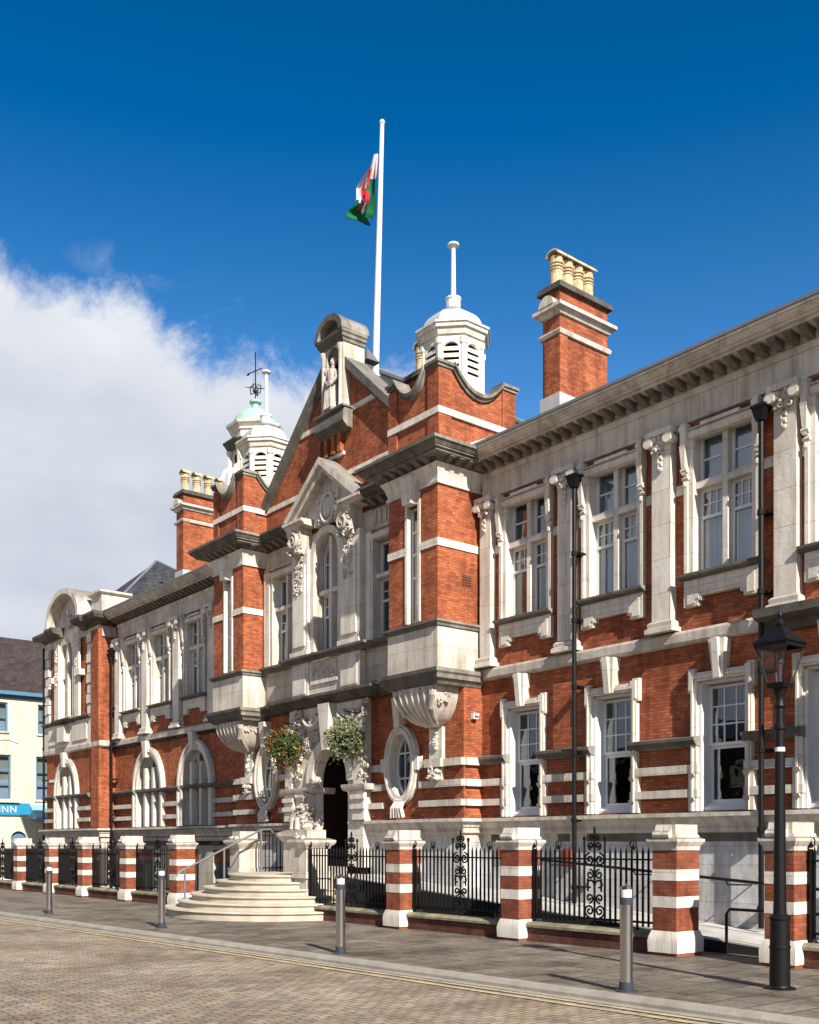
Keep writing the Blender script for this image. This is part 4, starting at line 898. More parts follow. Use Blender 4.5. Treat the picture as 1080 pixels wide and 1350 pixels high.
def side_window(cx, hw, Y, kind):
    yg = Y+.14; f = MB(); n = 2
    for s in range(n):
        x0 = cx-hw+s*hw; x1 = x0+hw-.03
        for z0, z1 in ((6.02,7.36),(7.46,8.18)):
            f.box(x0, x0+.05, yg-.03, yg+.03, z0, z1); f.box(x1-.05, x1, yg-.03, yg+.03, z0, z1); f.box(x0+.05, x1-.05, yg-.03, yg+.03, z0, z0+.05); f.box(x0+.05, x1-.05, yg-.03, yg+.03, z1-.05, z1)
        f.box(x0+.05, x1-.05, yg-.04, yg+.02, 6.85, 6.90); f.box((x0+x1)/2-.01, (x0+x1)/2+.01, yg-.018, yg+.018, 6.9, 7.32); f.box(x0+.05, x1-.05, yg-.015, yg+.015, 7.08, 7.10)
    wdw = part(f, 'window', M['white_paint'])
    MB().box(cx-hw, cx+hw, yg-.003, yg+.003, 6.04, 8.16).build('pane', M['glass'], wdw)
    c = MB(); curtain(c, cx-hw, cx+hw, yg+.16, 6.0, 8.2); c.build('curtain', M[kind], wdw)
    c = MB(); c.box(cx-.05, cx+.03, Y-.04, yg-.031, 6.02, 8.19); c.box(cx-hw-.06, cx-hw-.001, Y-.13, yg+.05, 6.0, 8.28); c.box(cx+hw+.001, cx+hw+.06, Y-.13, yg+.05, 6.0, 8.28); c.box(cx-hw+.001, cx+hw-.001, Y-.06, yg+.05, 7.37, 7.45)
    c.mould([(cx-hw-.1,Y-.05),(cx+hw+.1,Y-.05)], [(-.02,8.21),(.08,8.22),(.12,8.28),(.12,8.32),(-.02,8.33)]); c.build('surround', M['stone_w'], wdw)
side_window(-21.72, .55, CY, 'curtain_b'); side_window(-17.48, .57, CY, 'curtain')
# steep pediment over the centre window
PXc, PYf = -19.62, 13.08
mb = MB(); mb.prism_y([(PXc-1.18,9.20),(PXc+1.18,9.20),(PXc,10.12)], PYf+.30, CY-.05); mb.box(PXc-.62, PXc+.62, PYf+.30, CY-.051, 8.98, 9.199)
part(mb, 'tympanum', M['stone'])
mb = MB()
for s in (-1, 1):
    a = (PXc+s*1.52, 9.24); b = (PXc, 10.40); c = (PXc, 10.24); d = (PXc+s*1.34, 9.20)
    mb.prism_y([a, b, c, d], PYf, CY+.02)
    a = (PXc+s*1.34, 9.19); b = (PXc, 10.235); c = (PXc, 10.10); d = (PXc+s*1.20, 9.17)
    mb.prism_y([a, b, c, d], PYf+.10, CY)
    mb.mould([(PXc+s*1.16-.42, CY-.4),(PXc+s*1.16+.42, CY-.4)], [(-.35,9.05),(.02,9.07),(.06,9.12),(.12,9.14),(.12,9.2),(-.35,9.21)])
part(mb, 'pediment', M['stone'])
mb = MB(); carve(mb, PXc-.42, PXc+.45, 8.98, 9.62, PYf+.30, .06, 15, 90, .04); mb.tube([(x, PYf+.26, z) for x, z in arc(PXc, 9.30, .26, .34, 0, 360, 16)], .045, 6); mb.blob((PXc, PYf+.27, 9.32), (.17,.07,.24)); part(mb, 'carved_arms', M['stone_w'])
# gable dressings
mb = MB()
sl_ = (GZ-9.3)/3.95
for s in (-1, 1):
    t0, t1 = (.0, 3.98)
    def gp(t, e): return (GX+s*t, GZ-sl_*t+e)
    mb.prism_y([gp(.0,.24), gp(t1,.20), gp(t1,.0), gp(.0,.0)], CY-.16, CY+.42)
    mb.prism_y([gp(.0,-.001), gp(t1,-.001), gp(t1,-.09), gp(.0,-.09)], CY-.09, CY)
part(mb, 'gable_coping', M['stone_g'])
mb = MB()
def gband(z0, z1):
    w0 = (GZ-z0)/sl_-.10; mb.box(GX-w0, GX+w0, CY-.03, CY+.01, z0, z1)
gband(11.38, 11.50); gband(9.95, 10.07); mb.box(-20.28, -19.28, CY-.06, CY+.01, 10.48, 10.56)
part(mb, 'stone_band', M['stone_w'])
mb = MB(); mb.box(-20.20, -19.34, CY-.02, CY-.005, 10.561, 11.0); part(mb, 'slot_opening', M['dark'])
mb = MB()
for x in (-20.20, -19.92, -19.63, -19.38): mb.box(x-.07, x+.07, CY-.12, CY-.021, 10.561, 11.0)
part(mb, 'brick_mullion', M['brick'])
# aedicule with statue
AX, AF, AB = -19.50, 13.40, 14.0
mb = MB()
mb.prism_x([(CY-.03,10.98),(AF+.02,11.0),(AF-.08,11.08),(AF-.10,11.12),(AF-.10,11.30),(AF-.06,11.40),(CY-.03,11.42)], AX-.58, AX+.55); mb.box(AX-.60, AX+.58, AF-.14, CY-.03, 11.421, 11.46)
led = part(mb, 'niche_ledge', M['stone_g'])
mb = MB(); mb.plate(rect(AX-.42, AX+.42, 11.461, 13.02), [[(AX-.24,11.52),(AX+.24,11.52)]+arc(AX, 12.72, .24, .24, 0, 180, 12)], AF, AF+.22); mb.box(AX-.42, AX+.42, AF+.221, AB, 11.8, 13.02)
for s in (-1,1): mb.lathe(AX+s*.34, AF-.02, [(.07,11.47),(.05,11.55),(.05,12.78),(.08,12.86),(.08,12.92)], 10)
carve(mb, AX-.40, AX-.28, 12.3, 12.7, AF, .05, 3, 8, .04)
ae = part(mb, 'aedicule', M['stone'])
mb = MB(); mb.mould([(AX-.42,AB),(AX-.42,AF),(AX+.42,AF),(AX+.42,AB)], [(-.3,12.96),(.03,12.97),(.05,13.03),(.08,13.05),(.09,13.11),(.12,13.14),(.13,13.2),(-.3,13.21)])
outer = arc(AX, 13.20, .56, .46, 0, 180, 16); inner = arc(AX, 13.20, .42, .32, 180, 0, 16)
mb.plate(outer+inner, (), AF-.14, AF+.05); mb.plate(arc(AX, 13.21, .54, .44, 0, 180, 16), (), AF+.051, AB+.05)
mb.build('arched_hood', M['stone_g'], ae)
st = MB()   # robed figure
st.lathe(AX, AF+.02, [(.15,11.5),(.17,11.56),(.14,11.7),(.125,11.95),(.12,12.15),(.15,12.32),(.14,12.42),(.06,12.49),(.05,12.53)], 12)
st.blob((AX, AF+.02, 12.62), (.075,.08,.10), 0, 10, 8); st.blob((AX, AF+.05, 12.66), (.085,.08,.09), 0, 8, 6)
st.tube([(AX-.14,AF,12.38),(AX-.19,AF-.05,12.2),(AX-.05,AF-.12,12.12)], .045, 7); st.tube([(AX+.14,AF,12.38),(AX+.20,AF-.03,12.2),(AX+.10,AF-.13,12.05)], .045, 7)
st.tube([(AX-.05,AF-.12,12.15),(AX-.17,AF-.11,11.75),(AX-.2,AF-.08,11.5)], .025, 6); st.box(AX-.02, AX+.12, AF-.16, AF-.10, 12.02, 12.14)
for k in range(5): st.tube([(AX-.10+k*.05, AF-.12, 12.0), (AX-.13+k*.065, AF-.15, 11.52)], .018, 5)
st.build('statue', M['stone'], ae)
MB().box(AX-.23, AX+.23, AF+.2, AF+.215, 11.5, 12.9).build('niche_back', M['stone_d'], ae)
# ---------------- entrance surround
mb = MB()
outer = [(-21.32,1.0),(-18.28,1.0),(-18.28,4.76),(-21.32,4.76)]
mb.plate(outer, [arch_open(DX, .655, .84, 3.0, 3.70)], CY-.22, CY-.001)
mb.plate([(DX+.95,2.95)]+arc(DX, 3.0, .95, .98, 0, 180, 20)+[(DX-.95,2.95)]+[(DX-.70,2.95)]+arc(DX, 3.0, .70, .73, 180, 0, 20)+[(DX+.70,2.95)], (), CY-.30, CY-.221)
for a, b in ((-21.45,-21.05),(-18.60,-18.15)):
    mb.box(a, b, CY-.30, CY-.221, 2.06, 2.70); mb.box(a+.05, b-.05, CY-.30, CY-.221, 2.86, 4.4)
    for z in (2.3, 2.52): mb.box(a-.03, b+.03, CY-.34, CY-.301, z, z+.10)
mb.box(-21.30,-18.30, CY-.27, CY-.221, 4.30, 4.36)
es = part(mb, 'entrance_surround', M['stone_w'])
mb = MB(); mb.mould([(-21.5,CY),(-21.5,CY-.30),(DX-.66,CY-.30),(DX-.66,CY+.3)], [(0,2.70),(.04,2.72),(.07,2.80),(.07,2.85),(0,2.86)]); mb.mould([(DX+.66,CY+.3),(DX+.66,CY-.30),(-18.1,CY-.30),(-18.1,CY)], [(0,2.70),(.04,2.72),(.07,2.80),(.07,2.85),(0,2.86)]); mb.build('impost', M['stone'], es)
mb = MB(); mb.loop_loft([[(DX-.12,CY-.42,3.68),(DX+.12,CY-.42,3.68),(DX+.12,CY-.2,3.68),(DX-.12,CY-.2,3.68)],[(DX-.22,CY-.46,4.74),(DX+.22,CY-.46,4.74),(DX+.22,CY-.2,4.74),(DX-.22,CY-.2,4.74)]]); mb.build('keystone', M['stone_w'], es)
mb = MB()
for s in (-1, 1):
    for k in range(3): mb.blob((DX+s*(.55+.10*k), CY-.27, 4.50-.06*k), (.10,.08,.08))
    mb.tube([(x, CY-.30, z) for x, z in arc(DX+s*.72, 4.62, .34, .34, 200, 340, 14)], .06, 7); mb.tube([(x, CY-.27, z) for x, z in arc(DX+s*.72, 4.62, .46, .40, 200, 340, 14)], .03, 6)
    carve(mb, DX+s*.80-.34, DX+s*.80+.34, 3.66, 4.24, CY-.235, .045, 31+s, 120, .038)
    carve(mb, DX+s*1.32-.16, DX+s*1.32+.16, 3.0, 3.7, CY-.27, .06, 35+s, 26, .05)
    carve(mb, DX+s*1.32-.16, DX+s*1.32+.16, 4.35, 4.7, CY-.27, .07, 37+s, 22, .05)
mb.build('carving', M['stone'], es)
# seated carved figures on the pedestals beside the door
for s in (-1,):
    x = DX-.80; y = CY-.46; mb = MB()
    mb.lathe(x, y, [(.20,1.86),(.24,1.92),(.22,2.02),(.17,2.12),(.14,2.24),(.17,2.38),(.15,2.46),(.06,2.52),(.05,2.55)], 12)
    mb.blob((x, y, 2.63), (.085,.09,.11), 0, 10, 8); mb.blob((x, y+.03, 2.67), (.10,.09,.10), 0, 8, 6)
    mb.tube([(x-.15,y,2.42),(x-.22,y-.08,2.22),(x-.08,y-.20,2.15)], .05, 7); mb.tube([(x+.15,y,2.42),(x+.22,y-.08,2.22),(x+.08,y-.20,2.15)], .05, 7)
    mb.tube([(x-.09,y-.02,2.10),(x-.10,y-.25,2.10),(x-.10,y-.25,1.86)], .07, 8); mb.tube([(x+.09,y-.02,2.10),(x+.10,y-.25,2.10),(x+.10,y-.25,1.86)], .07, 8)
    carve(mb, x-.24, x+.22, 1.88, 2.4, y-.12, .10, 50, 40, .05); carve(mb, y-.2, y+.2, 1.88, 2.4, x+.14, .10, 55, 30, .05, 'x')
    f = part(mb, 'carved_figure', M['stone'])
    mb = MB(); mb.box(x-.32, x+.30, CY-.82, CY-.23, .3, 1.56); mb.mould([(x-.32,CY-.23),(x-.32,CY-.82),(x+.30,CY-.82),(x+.30,CY-.23)], [(-.1,1.561),(.03,1.57),(.08,1.66),(.12,1.70),(.12,1.78),(-.1,1.86)]); mb.box(x-.22,x+.2,CY-.72,CY-.24,1.7,1.862)
    mb.build('pedestal', M['stone'], f)
# oval windows
def oval_window(cx, cz=3.2):
    yg = CY+.12; f = MB()
    f.plate(oval(cx, cz, .36, .66), [oval(cx, cz, .31, .60)], yg-.03, yg+.03)
    f.box(cx-.012-.08, cx+.012-.08, yg-.02, yg+.02, cz-.6, cz+.6)
    for z in (cz-.27, cz+.27): f.box(cx-.29, cx+.29, yg-.022, yg+.022, z-.018, z+.018)
    wdw = part(f, 'oval_window', M['white_paint'])
    MB().plate(oval(cx, cz, .33, .62), (), yg-.003, yg+.003).build('pane', M['glass'], wdw)
    s_ = MB(); s_.plate(oval(cx, cz, .56, .86), [oval(cx, cz, .37, .67)], CY-.12, CY-.001); s_.plate(oval(cx, cz, .418, .718), [oval(cx, cz, .37, .67)], CY+.0, CY+.2); s_.plate(oval(cx, cz, .50, .80), [oval(cx, cz, .45, .75)], CY-.16, CY-.121)
    for s in (-1,1): s_.box(cx+s*.58-.06, cx+s*.58+.06, CY-.14, CY, cz-.13, cz+.16)
    s_.loop_loft([[(cx-.09,CY-.20,3.98),(cx+.09,CY-.20,3.98),(cx+.09,CY,3.98),(cx-.09,CY,3.98)],[(cx-.13,CY-.24,4.62),(cx+.13,CY-.24,4.62),(cx+.13,CY,4.62),(cx-.13,CY,4.62)]])
    s_.blob((cx-.15,CY-.1,4.28),(.07,.08,.12)); s_.blob((cx+.15,CY-.1,4.28),(.07,.08,.12))
    for k in range(5): s_.tube([(cx-.10+.05*k, CY-.10, 2.46), (cx-.16+.08*k, CY-.20, 2.28), (cx-.20+.10*k, CY-.17, 2.08)], .042, 6)
    s_.build('surround', M['stone_w'], wdw)
for x in OV: oval_window(x)

# ---------------- left end pavilion upper storey
mb = MB(); mb.plate([(PX0,4.98),(-34.24,4.98),(-34.24,5.98),(PX0,5.98)], (), CY-.10, CY-.001)
mb.box(-38.3,-37.2,CY-.14,CY-.101,5.15,5.75); mb.box(-35.9,-34.6,CY-.14,CY-.101,5.15,5.75); mb.box(-37.0,-36.3,CY-.30,CY-.101,5.18,5.75)
mb.plate(rect(-37.45, -35.45, 5.99, 9.2), [arch_open(-36.7, .62, 6.1, 8.2, 8.95)], CY-.07, CY+.11)
part(mb, 'stone_facing', M['stone_w'])
mb = MB(); mb.mould([(PX0,CY),(-37.2,CY),(-37.2,CY-.16),(-35.9,CY-.16),(-35.9,CY),(-34.25,CY)], [(-.02,5.84),(.14,5.86),(.22,5.93),(.22,5.98),(-.02,6.0)]); part(mb, 'sill_course', M['stone_d'])
mb = MB()
for k in range(8):
    z = 6.0+k*.35
    for x in (-38.62, -34.48): mb.box(x-.20, x+.20, CY-.07-.03*(k % 2), CY+.01, z+.02, z+.33)
part(mb, 'quoin', M['stone_w'])
f = MB(); cx = -36.7; i1 = [(cx-.60,6.12),(cx+.60,6.12)]+arc(cx, 8.2, .60, .72, 0, 180, 16); li = []
for a, b in ((-.52,-.10),(.10,.52)):
    li += [rect(cx+a,cx+b,6.2,7.1), rect(cx+a,cx+b,7.2,7.75), [(cx+a,7.9),(cx+b,7.9)]+[(x, 8.18+.62*math.sqrt(max(0,1-((x-cx)/.56)**2))) for x in [cx+b-(b-a)*k/5 for k in range(6)]]]
f.plate(i1, li, CY+.12, CY+.18); wdw = part(f, 'window', M['white_paint'])
MB().plate(i1, (), CY+.19, CY+.195).build('pane', M['glass'], wdw); MB().box(cx-.6,cx+.6,CY+.33,CY+.34,6.1,8.9).build('curtain', M['blind'], wdw)
MB().box(cx-.08,cx+.08,CY-.02,CY+.11,6.1,8.8).build('mullion', M['stone_w'], wdw)
mb = MB()
for s in (-1, 1):
    carve(mb, -36.5+s*.98-.13, -36.5+s*.98+.13, 7.2, 8.9, CY-.10, .07, 90+s, 34, .06)
    mb.box(-36.5+s*.98-.22, -36.5+s*.98+.22, CY-.14, CY-.061, 6.0, 8.9)
    mb.box(-36.5+s*1.35-.16, -36.5+s*1.35+.16, CY-.24, CY-.03, 7.42, 7.62)
part(mb, 'pilaster', M['stone_w'])
mb = MB(); SX = -35.95
mb.mould([(PX0,24),(PX0,CY),(-37.25,CY),(-37.25,CY-.12),(-36.9,CY-.12)], [(-.05,9.0),(.08,9.02),(.14,9.10),(.36,9.14),(.42,9.24),(.42,9.33),(-.05,9.36)])
mb.mould([(-35.0,CY-.12),(-34.6,CY-.12),(-34.6,CY),(PX1,CY),(PX1,WY-.35)], [(-.05,8.93),(.08,8.95),(.14,9.06),(.40,9.10),(.46,9.22),(.46,9.31),(-.05,9.33)])
part(mb, 'cornice', M['stone_d'])
mb = MB(); mb.plate(arc(SX-.05, 9.34, 1.62, 1.20, 0, 180, 24)+arc(SX-.05, 9.34, 1.42, 1.0, 180, 0, 24), (), CY-.52, CY+.6); mb.plate(arc(SX-.05, 9.34, 1.42, 1.0, 0, 180, 24), (), CY-.10, CY+.3)
part(mb, 'segmental_pediment', M['stone'])
mb = MB(); mb.box(PX0+.01, PX1-.01, CY-.06, CY-.001, 8.75, 9.34); mb.mould([(PX1,CY),(PX1,WY)], [(0,8.55),(.05,8.56),(.05,8.9),(0,8.95)]); part(mb, 'frieze', M['stone'])
mb = MB(); carve(mb, -36.4, -35.5, 9.3, 9.9, CY-.12, .08, 99, 30, .08); part(mb, 'carved_arms', M['stone_w'])
mb = MB(); mb.box(-34.35, -33.45, CY-.05, 14.6, 9.335, 9.95); mb.mould([(-34.35,14.6),(-34.35,CY-.05),(-33.45,CY-.05),(-33.45,14.6)], [(-.3,9.951),(.03,9.96),(.10,10.02),(.10,10.09),(-.3,10.1)]); part(mb, 'parapet', M['stone'])

# ---------------- roofs
mb = MB()
def slab(p, q, r_, s_, t=.08):      # quad roof slab
    vs = [Vector(x) for x in (p, q, r_, s_)]; mb.add([tuple(v_) for v_ in vs]+[tuple(v_-Vector((0,0,t))) for v_ in vs], [(0,1,2,3),(7,6,5,4),(0,4,5,1),(1,5,6,2),(2,6,7,3),(3,7,4,0)])
slab((-15.15,13.55,9.305),(-6.5,13.55,9.305),(-6.5,18.6,11.7),(-15.15,18.6,11.7))
slab((-15.15,18.601,11.7),(-6.5,18.601,11.7),(-6.5,23.9,9.3),(-15.15,23.9,9.3))
slab((-33.55,13.55,9.305),(-24.4,13.55,9.305),(-24.4,18.6,11.7),(-33.55,18.6,11.7))
slab((-33.55,18.601,11.7),(-24.4,18.601,11.7),(-24.4,23.9,9.3),(-33.55,23.9,9.3))
part(mb, 'roof', M['slate'])
mb = MB()
slab((GX-3.9,CY+.4,9.3),(GX-3.9,22,9.3),(GX,22,GZ-.05),(GX,CY+.4,GZ-.05)); slab((GX+3.9,CY+.4,9.3),(GX+3.9,22,9.3),(GX,22,GZ-.049),(GX,CY+.4,GZ-.049))
mb.add([(GX-3.9,22,9.2),(GX+3.9,22,9.2),(GX,22,GZ-.1)], [(0,1,2)])
part(mb, 'roof', M['slate'])
mb = MB()
ap = (-35.2, 16.35, 11.9)
for a, b in (((-38.7,13.75,9.4),(-33.5,13.75,9.4)), ((-33.5,13.75,9.4),(-31.6,19.4,9.6)), ((-31.6,19.4,9.6),(-38.7,19.4,9.4)), ((-38.7,19.4,9.4),(-38.7,13.75,9.4))): mb.add([a, b, ap], [(0,1,2)])
part(mb, 'roof', M['slate'])
mb = MB(); mb.box(-6.0,-1.0,CY,24,9.3,9.36); part(mb, 'roof', M['lead'])
mb = MB(); mb.tube([(GX, CY+.4, GZ+.02), (GX, 22, GZ+.02)], .07, 6); mb.tube([(-35.2,16.35,11.92),(-33.5,13.75,9.42)], .05, 6); mb.tube([(-35.2,16.35,11.92),(-31.6,19.4,9.62)], .05, 6)
part(mb, 'ridge_tile', M['lead_d'])
mb = MB(); mb.prism_x([(14.02,12.72),(14.4,12.72),(14.02,12.95)], -19.25, -19.0); part(mb, 'roof_vent', M['lead_d'])
# lead flashings beside the towers
mb = MB(); mb.prism_x([(13.55,9.42),(14.9,10.05),(14.9,9.95),(13.55,9.30)], -15.15, -14.95); part(mb, 'flashing', M['lead'])

# ---------------- chimneys
def chimney(x0, x1, y0, y1, zb, zt, pots, small=False):
    b = MB(); b.box(x0, x1, y0, y1, zb, zt-.10)
    if not small: b.box(x0+.08, x1+.03, y0-.03, y0+.20, zb, zt-1.0)
    ch = part(b, 'chimney', M['brick'])
    c = MB(); pth = [(x0,y1),(x0,y0),(x1,y0),(x1,y1),(x0,y1)][:4]
    def ring(prof):
        c.mould([(x0,(y0+y1)/2),(x0,y0),(x1,y0),(x1,y1),(x0,y1),(x0,(y0+y1)/2+.001)], prof)
    if not small:
        ring([(-.05,zt-.62),(.04,zt-.60),(.08,zt-.53),(.15,zt-.50),(.15,zt-.43),(-.05,zt-.36)])
        ring([(-.05,zt-1.02),(.05,zt-1.0),(.07,zt-.94),(.05,zt-.90),(-.05,zt-.88)])
        c.loop_loft([[(p, y0-.16, q) for p, q in arc((x0+x1)/2, zt-.42, .20, .20, 0, 180, 10)], [(p, y0+.01, q) for p, q in arc((x0+x1)/2, zt-.42, .20, .20, 0, 180, 10)]])
    c.build('stone_band', M['stone'], ch)
    c = MB(); c.box(x0-.09, x1+.09, y0-.09, y1+.09, zt-.099, zt-.03); c.box(x0-.06, x1+.06, y0-.06, y1+.06, zt-.029, zt+.03); c.build('chimney_cap', M['stone_d'], ch)
    for px, py in pots:
        p = MB(); p.lathe(px, py, [(.15,zt+.031),(.13,zt+.08),(.13,zt+.34),(.145,zt+.35),(.145,zt+.375),(.118,zt+.38),(.118,zt+.41),(.145,zt+.415),(.145,zt+.44),(.118,zt+.445),(.118,zt+.475),(.145,zt+.48),(.145,zt+.51),(.125,zt+.53),(.13,zt+.62)], 14)
        p.loop_loft([[(px+.17*math.cos(R(t)), py-.14+yy, zt+.63+.12*math.sin(R(t))) for t in range(0,181,20)]+[(px+.14*math.cos(R(t)), py-.14+yy, zt+.63+.09*math.sin(R(t))) for t in range(180,-1,-20)] for yy in (0, .28)])
        po = p.build('chimney_pot', M['pot'], ch)
    if not small: MB().box(x0-.03, x1+.04, y0-.05, y1+.03, zb, zb+.45).build('flashing', M['lead'], ch)
chimney(-14.38, -13.92, 15.0, 16.42, 10.0, 12.62, [(-14.12, 15.12+k*.30) for k in range(4)])
chimney(-30.80, -30.28, 15.0, 16.9, 9.9, 12.90, [(-30.5+k*.0, 15.15+k*.42) for k in range(4)])
chimney(-18.45, -17.95, 14.75, 15.3, 10.5, 12.25, [(-18.12, 14.92)], True)

# ---------------- downpipes
def downpipe(x, y, z0, z1, hopper=True, kick=0):
    d = MB(); pts = [(x, y, z1), (x, y, 5.1), (x, y-.14, 4.9), (x, y-.14, z0+.02)] if kick else [(x, y, z1), (x, y, z0)]
    d.tube(pts, .043, 10)
    for z in [z0+.3+k*1.2 for k in range(int((z1-z0)/1.2))]: 
        yy = y-.14 if (kick and z < 4.95) else y
        d.lathe(x, yy, [(.043,z-.045),(.058,z-.04),(.058,z+.04),(.043,z+.045)], 10); d.box(x-.10, x+.10, yy+.04, WY-.03, z-.02, z+.02)
    o = part(d, 'downpipe', M['iron'])
    if hopper: MB().frustum((x, y), .06, .06, .11, .10, z1-.05, z1+.14).frustum((x, y), .125, .11, .125, .11, z1+.141, z1+.18).build('hopper', M['iron'], o)
downpipe(-12.50, 13.85, .45, 7.98, True); downpipe(-8.74, 13.85, 0.25, 7.98, True); downpipe(-33.35, 13.85, -1.4, 7.9, True); downpipe(-38.92, 13.5, .0, 8.9, False)

# ================================================================== DOMED TURRET beyond
TX, TYY = -30.2, 17.6
T = empty('clock_turret', (TX, TYY, 9.3), 'small stone turret with green copper dome behind the left cupola', 'turret')
def tp(mb, name, m, parent=None):
    o = mb.build(name, m); o.parent = parent or T
    if not parent: o.location = (-TX, -TYY, -9.3)
    return o
b = MB(); b.box(TX-.98, TX+.98, TYY-.98, TYY+.98, 9.3, 13.3); b.lathe(TX, TYY, [(.80,13.3),(.80,15.2)], 8, R(22.5))
for k in range(8):
    a = R(22.5)+2*PI*k/8; b.lathe(TX+.86*math.cos(a), TYY+.86*math.sin(a), [(.12,13.5),(.085,13.6),(.085,14.5),(.13,14.62)], 8)
    b.tube([(TX+.82*math.cos(a),TYY+.82*math.sin(a),14.1),(TX+1.02*math.cos(a),TYY+1.02*math.sin(a),13.95),(TX+1.12*math.cos(a),TYY+1.12*math.sin(a),13.65),(TX+1.25*math.cos(a),TYY+1.25*math.sin(a),13.4)], .075, 6)
body = tp(b, 'drum', M['cup_paint'])
b = MB(); b.lathe(TX, TYY, [(.86,14.64),(1.0,14.72),(1.0,14.78),(1.10,14.86),(1.10,14.90),(.82,14.94)], 8, R(22.5)); tp(b, 'cornice', M['stone_g'])
b = MB(); b.lathe(TX, TYY, [(.80,15.2),(.86,15.24),(.86,15.30),(.98,15.42),(1.0,15.50),(.8,15.55)], 8, R(22.5)); tp(b, 'cornice', M['stone_w'])
b = MB()
for k in range(8):
    a = 2*PI*k/8; b.lathe(TX+.60*math.cos(a), TYY+.60*math.sin(a), [(.17,13.6),(.17,14.45)], 10)
tp(b, 'opening', M['dark'])
b = MB(); b.lathe(TX, TYY, [(.78,15.53)]+[(.76*math.cos(R(t)), 15.56+.60*math.sin(R(t))) for t in (5,20,35,50,65,78)]+[(.13,16.16),(.12,16.34),(.20,16.38),(.20,16.45),(.05,16.52)], 20); tp(b, 'dome', M['copper'])
b = MB(); b.tube([(TX,TYY,16.4),(TX,TYY,18.1)], .022, 6); b.blob((TX,TYY,16.8),(.06,.06,.08))
for k in range(4):
    a = k*PI/2+.6
    b.tube([(TX,TYY,16.75),(TX+.17*math.cos(a),TYY+.17*math.sin(a),16.70),(TX+.20*math.cos(a),TYY+.20*math.sin(a),16.95),(TX+.08*math.cos(a),TYY+.08*math.sin(a),17.0)], .02, 5)
    b.tube([(TX,TYY,16.9),(TX+.34*math.cos(a+.5),TYY+.34*math.sin(a+.5),16.9)], .014, 5)
b.tube([(TX-.30,TYY-.10,17.45),(TX+.26,TYY+.09,17.5)], .018, 5); b.add([(TX-.42,TYY-.14,17.43),(TX-.26,TYY-.09,17.50),(TX-.26,TYY-.09,17.38)], [(0,1,2)])
tp(b, 'weather_vane', M['iron'])

# ================================================================== CREAM PUB at the end of the street
CXF = -48.0
P = empty('cream_pub', (CXF, 14, 0), 'cream rendered pub with dark slate roof and blue fascia at far left', 'building')
def pp(mb, name, m, parent=None):
    o = mb.build(name, m); o.parent = parent or P
    if not parent: o.location = (-CXF, -14, 0)
    return o
b = MB(); wins = [(16.37,17.15,6.62,7.98,2),(14.0,15.01,6.64,7.96,2),(16.29,17.1,3.55,5.56,3),(14.1,15.15,3.55,5.57,3),(11.6,12.6,6.64,7.96,2),(11.4,12.5,3.55,5.57,3),(18.9,19.8,6.62,7.98,2),(18.9,19.8,3.55,5.56,3)]
dh = [(15.15,-.4),(15.85,-.4)]+arc(15.5,1.75,.35,.33,0,180,10)
b.plate([(4,-.5),(24,-.5),(24,8.42),(4,8.42)], [rect(a,b_,c,d) for a,b_,c,d,_ in wins]+[dh, rect(12.2,14.0,.2,2.3)], CXF-.3, CXF, axis='x')
b.box(CXF-8, CXF-.301, 4, 24, -.5, 8.3)
pp(b, 'wall', M['render'])
b = MB(); b.add([(CXF+.25,3.8,8.42),(CXF+.25,24.2,8.42),(CXF-3.5,24.2,11.6),(CXF-3.5,3.8,11.6),(CXF-8,24.2,8.42),(CXF-8,3.8,8.42)], [(0,1,2,3),(3,2,4,5),(0,3,5),(1,4,2)]); pp(b, 'roof', M['tile'])
b = MB(); b.box(CXF+.001, CXF+.30, 3.8, 24.2, 8.30, 8.46); b.box(CXF+.001, CXF+.06, 3.9, 24.1, 8.16, 8.299); pp(b, 'gutter', M['blue_t'])
for a, b_, c, d, n in wins:
    f = MB(); f.plate(rect(a,b_,c,d), [rect(a+.07+(b_-a-.07)*i/2, a+(b_-a-.07)*(i+1)/2, c+.07+(d-c-.07)*j/n, c+(d-c-.07)*(j+1)/n) for i in (0,1) for j in range(n)], CXF-.14, CXF-.08, axis='x')
    o = pp(f, 'window', M['blue_t']); MB().box(CXF-.12, CXF-.115, a, b_, c, d).build('pane', M['glass'], o); MB().box(CXF-.28,CXF-.27,a,b_,c,c+(d-c)*.45).build('blind', M['blind'], o)
    MB().box(CXF-.2, CXF+.08, a-.06, b_+.06, c-.09, c-.01).build('sill', M['stone'], o)
b = MB(); b.box(CXF+.001, CXF+.10, 6, 15.97, 2.80, 3.36); sg = pp(b, 'fascia_sign', M['blue'])
b = MB(); b.box(CXF+.001, CXF+.22, 6, 15.5, 3.38, 3.46); pp(b, 'fascia_cornice', M['render'])
b = MB(); b.prism_y([(CXF+.02,3.30),(CXF+.9,2.72),(CXF+.9,2.62),(CXF+.02,2.62)], 16.0, 17.9); pp(b, 'awning', M['blue_l'])
b = MB(); b.plate(arc(14.9,5.2,1.15,1.15,60,120,14)+arc(14.9,5.2,1.05,1.05,120,60,14), (), CXF+.001, CXF+.05, axis='x'); pp(b, 'arch_moulding', M['render'])
pp(MB().plate(dh, (), CXF-.2, CXF-.15, axis='x'), 'door', M['blue_t'])
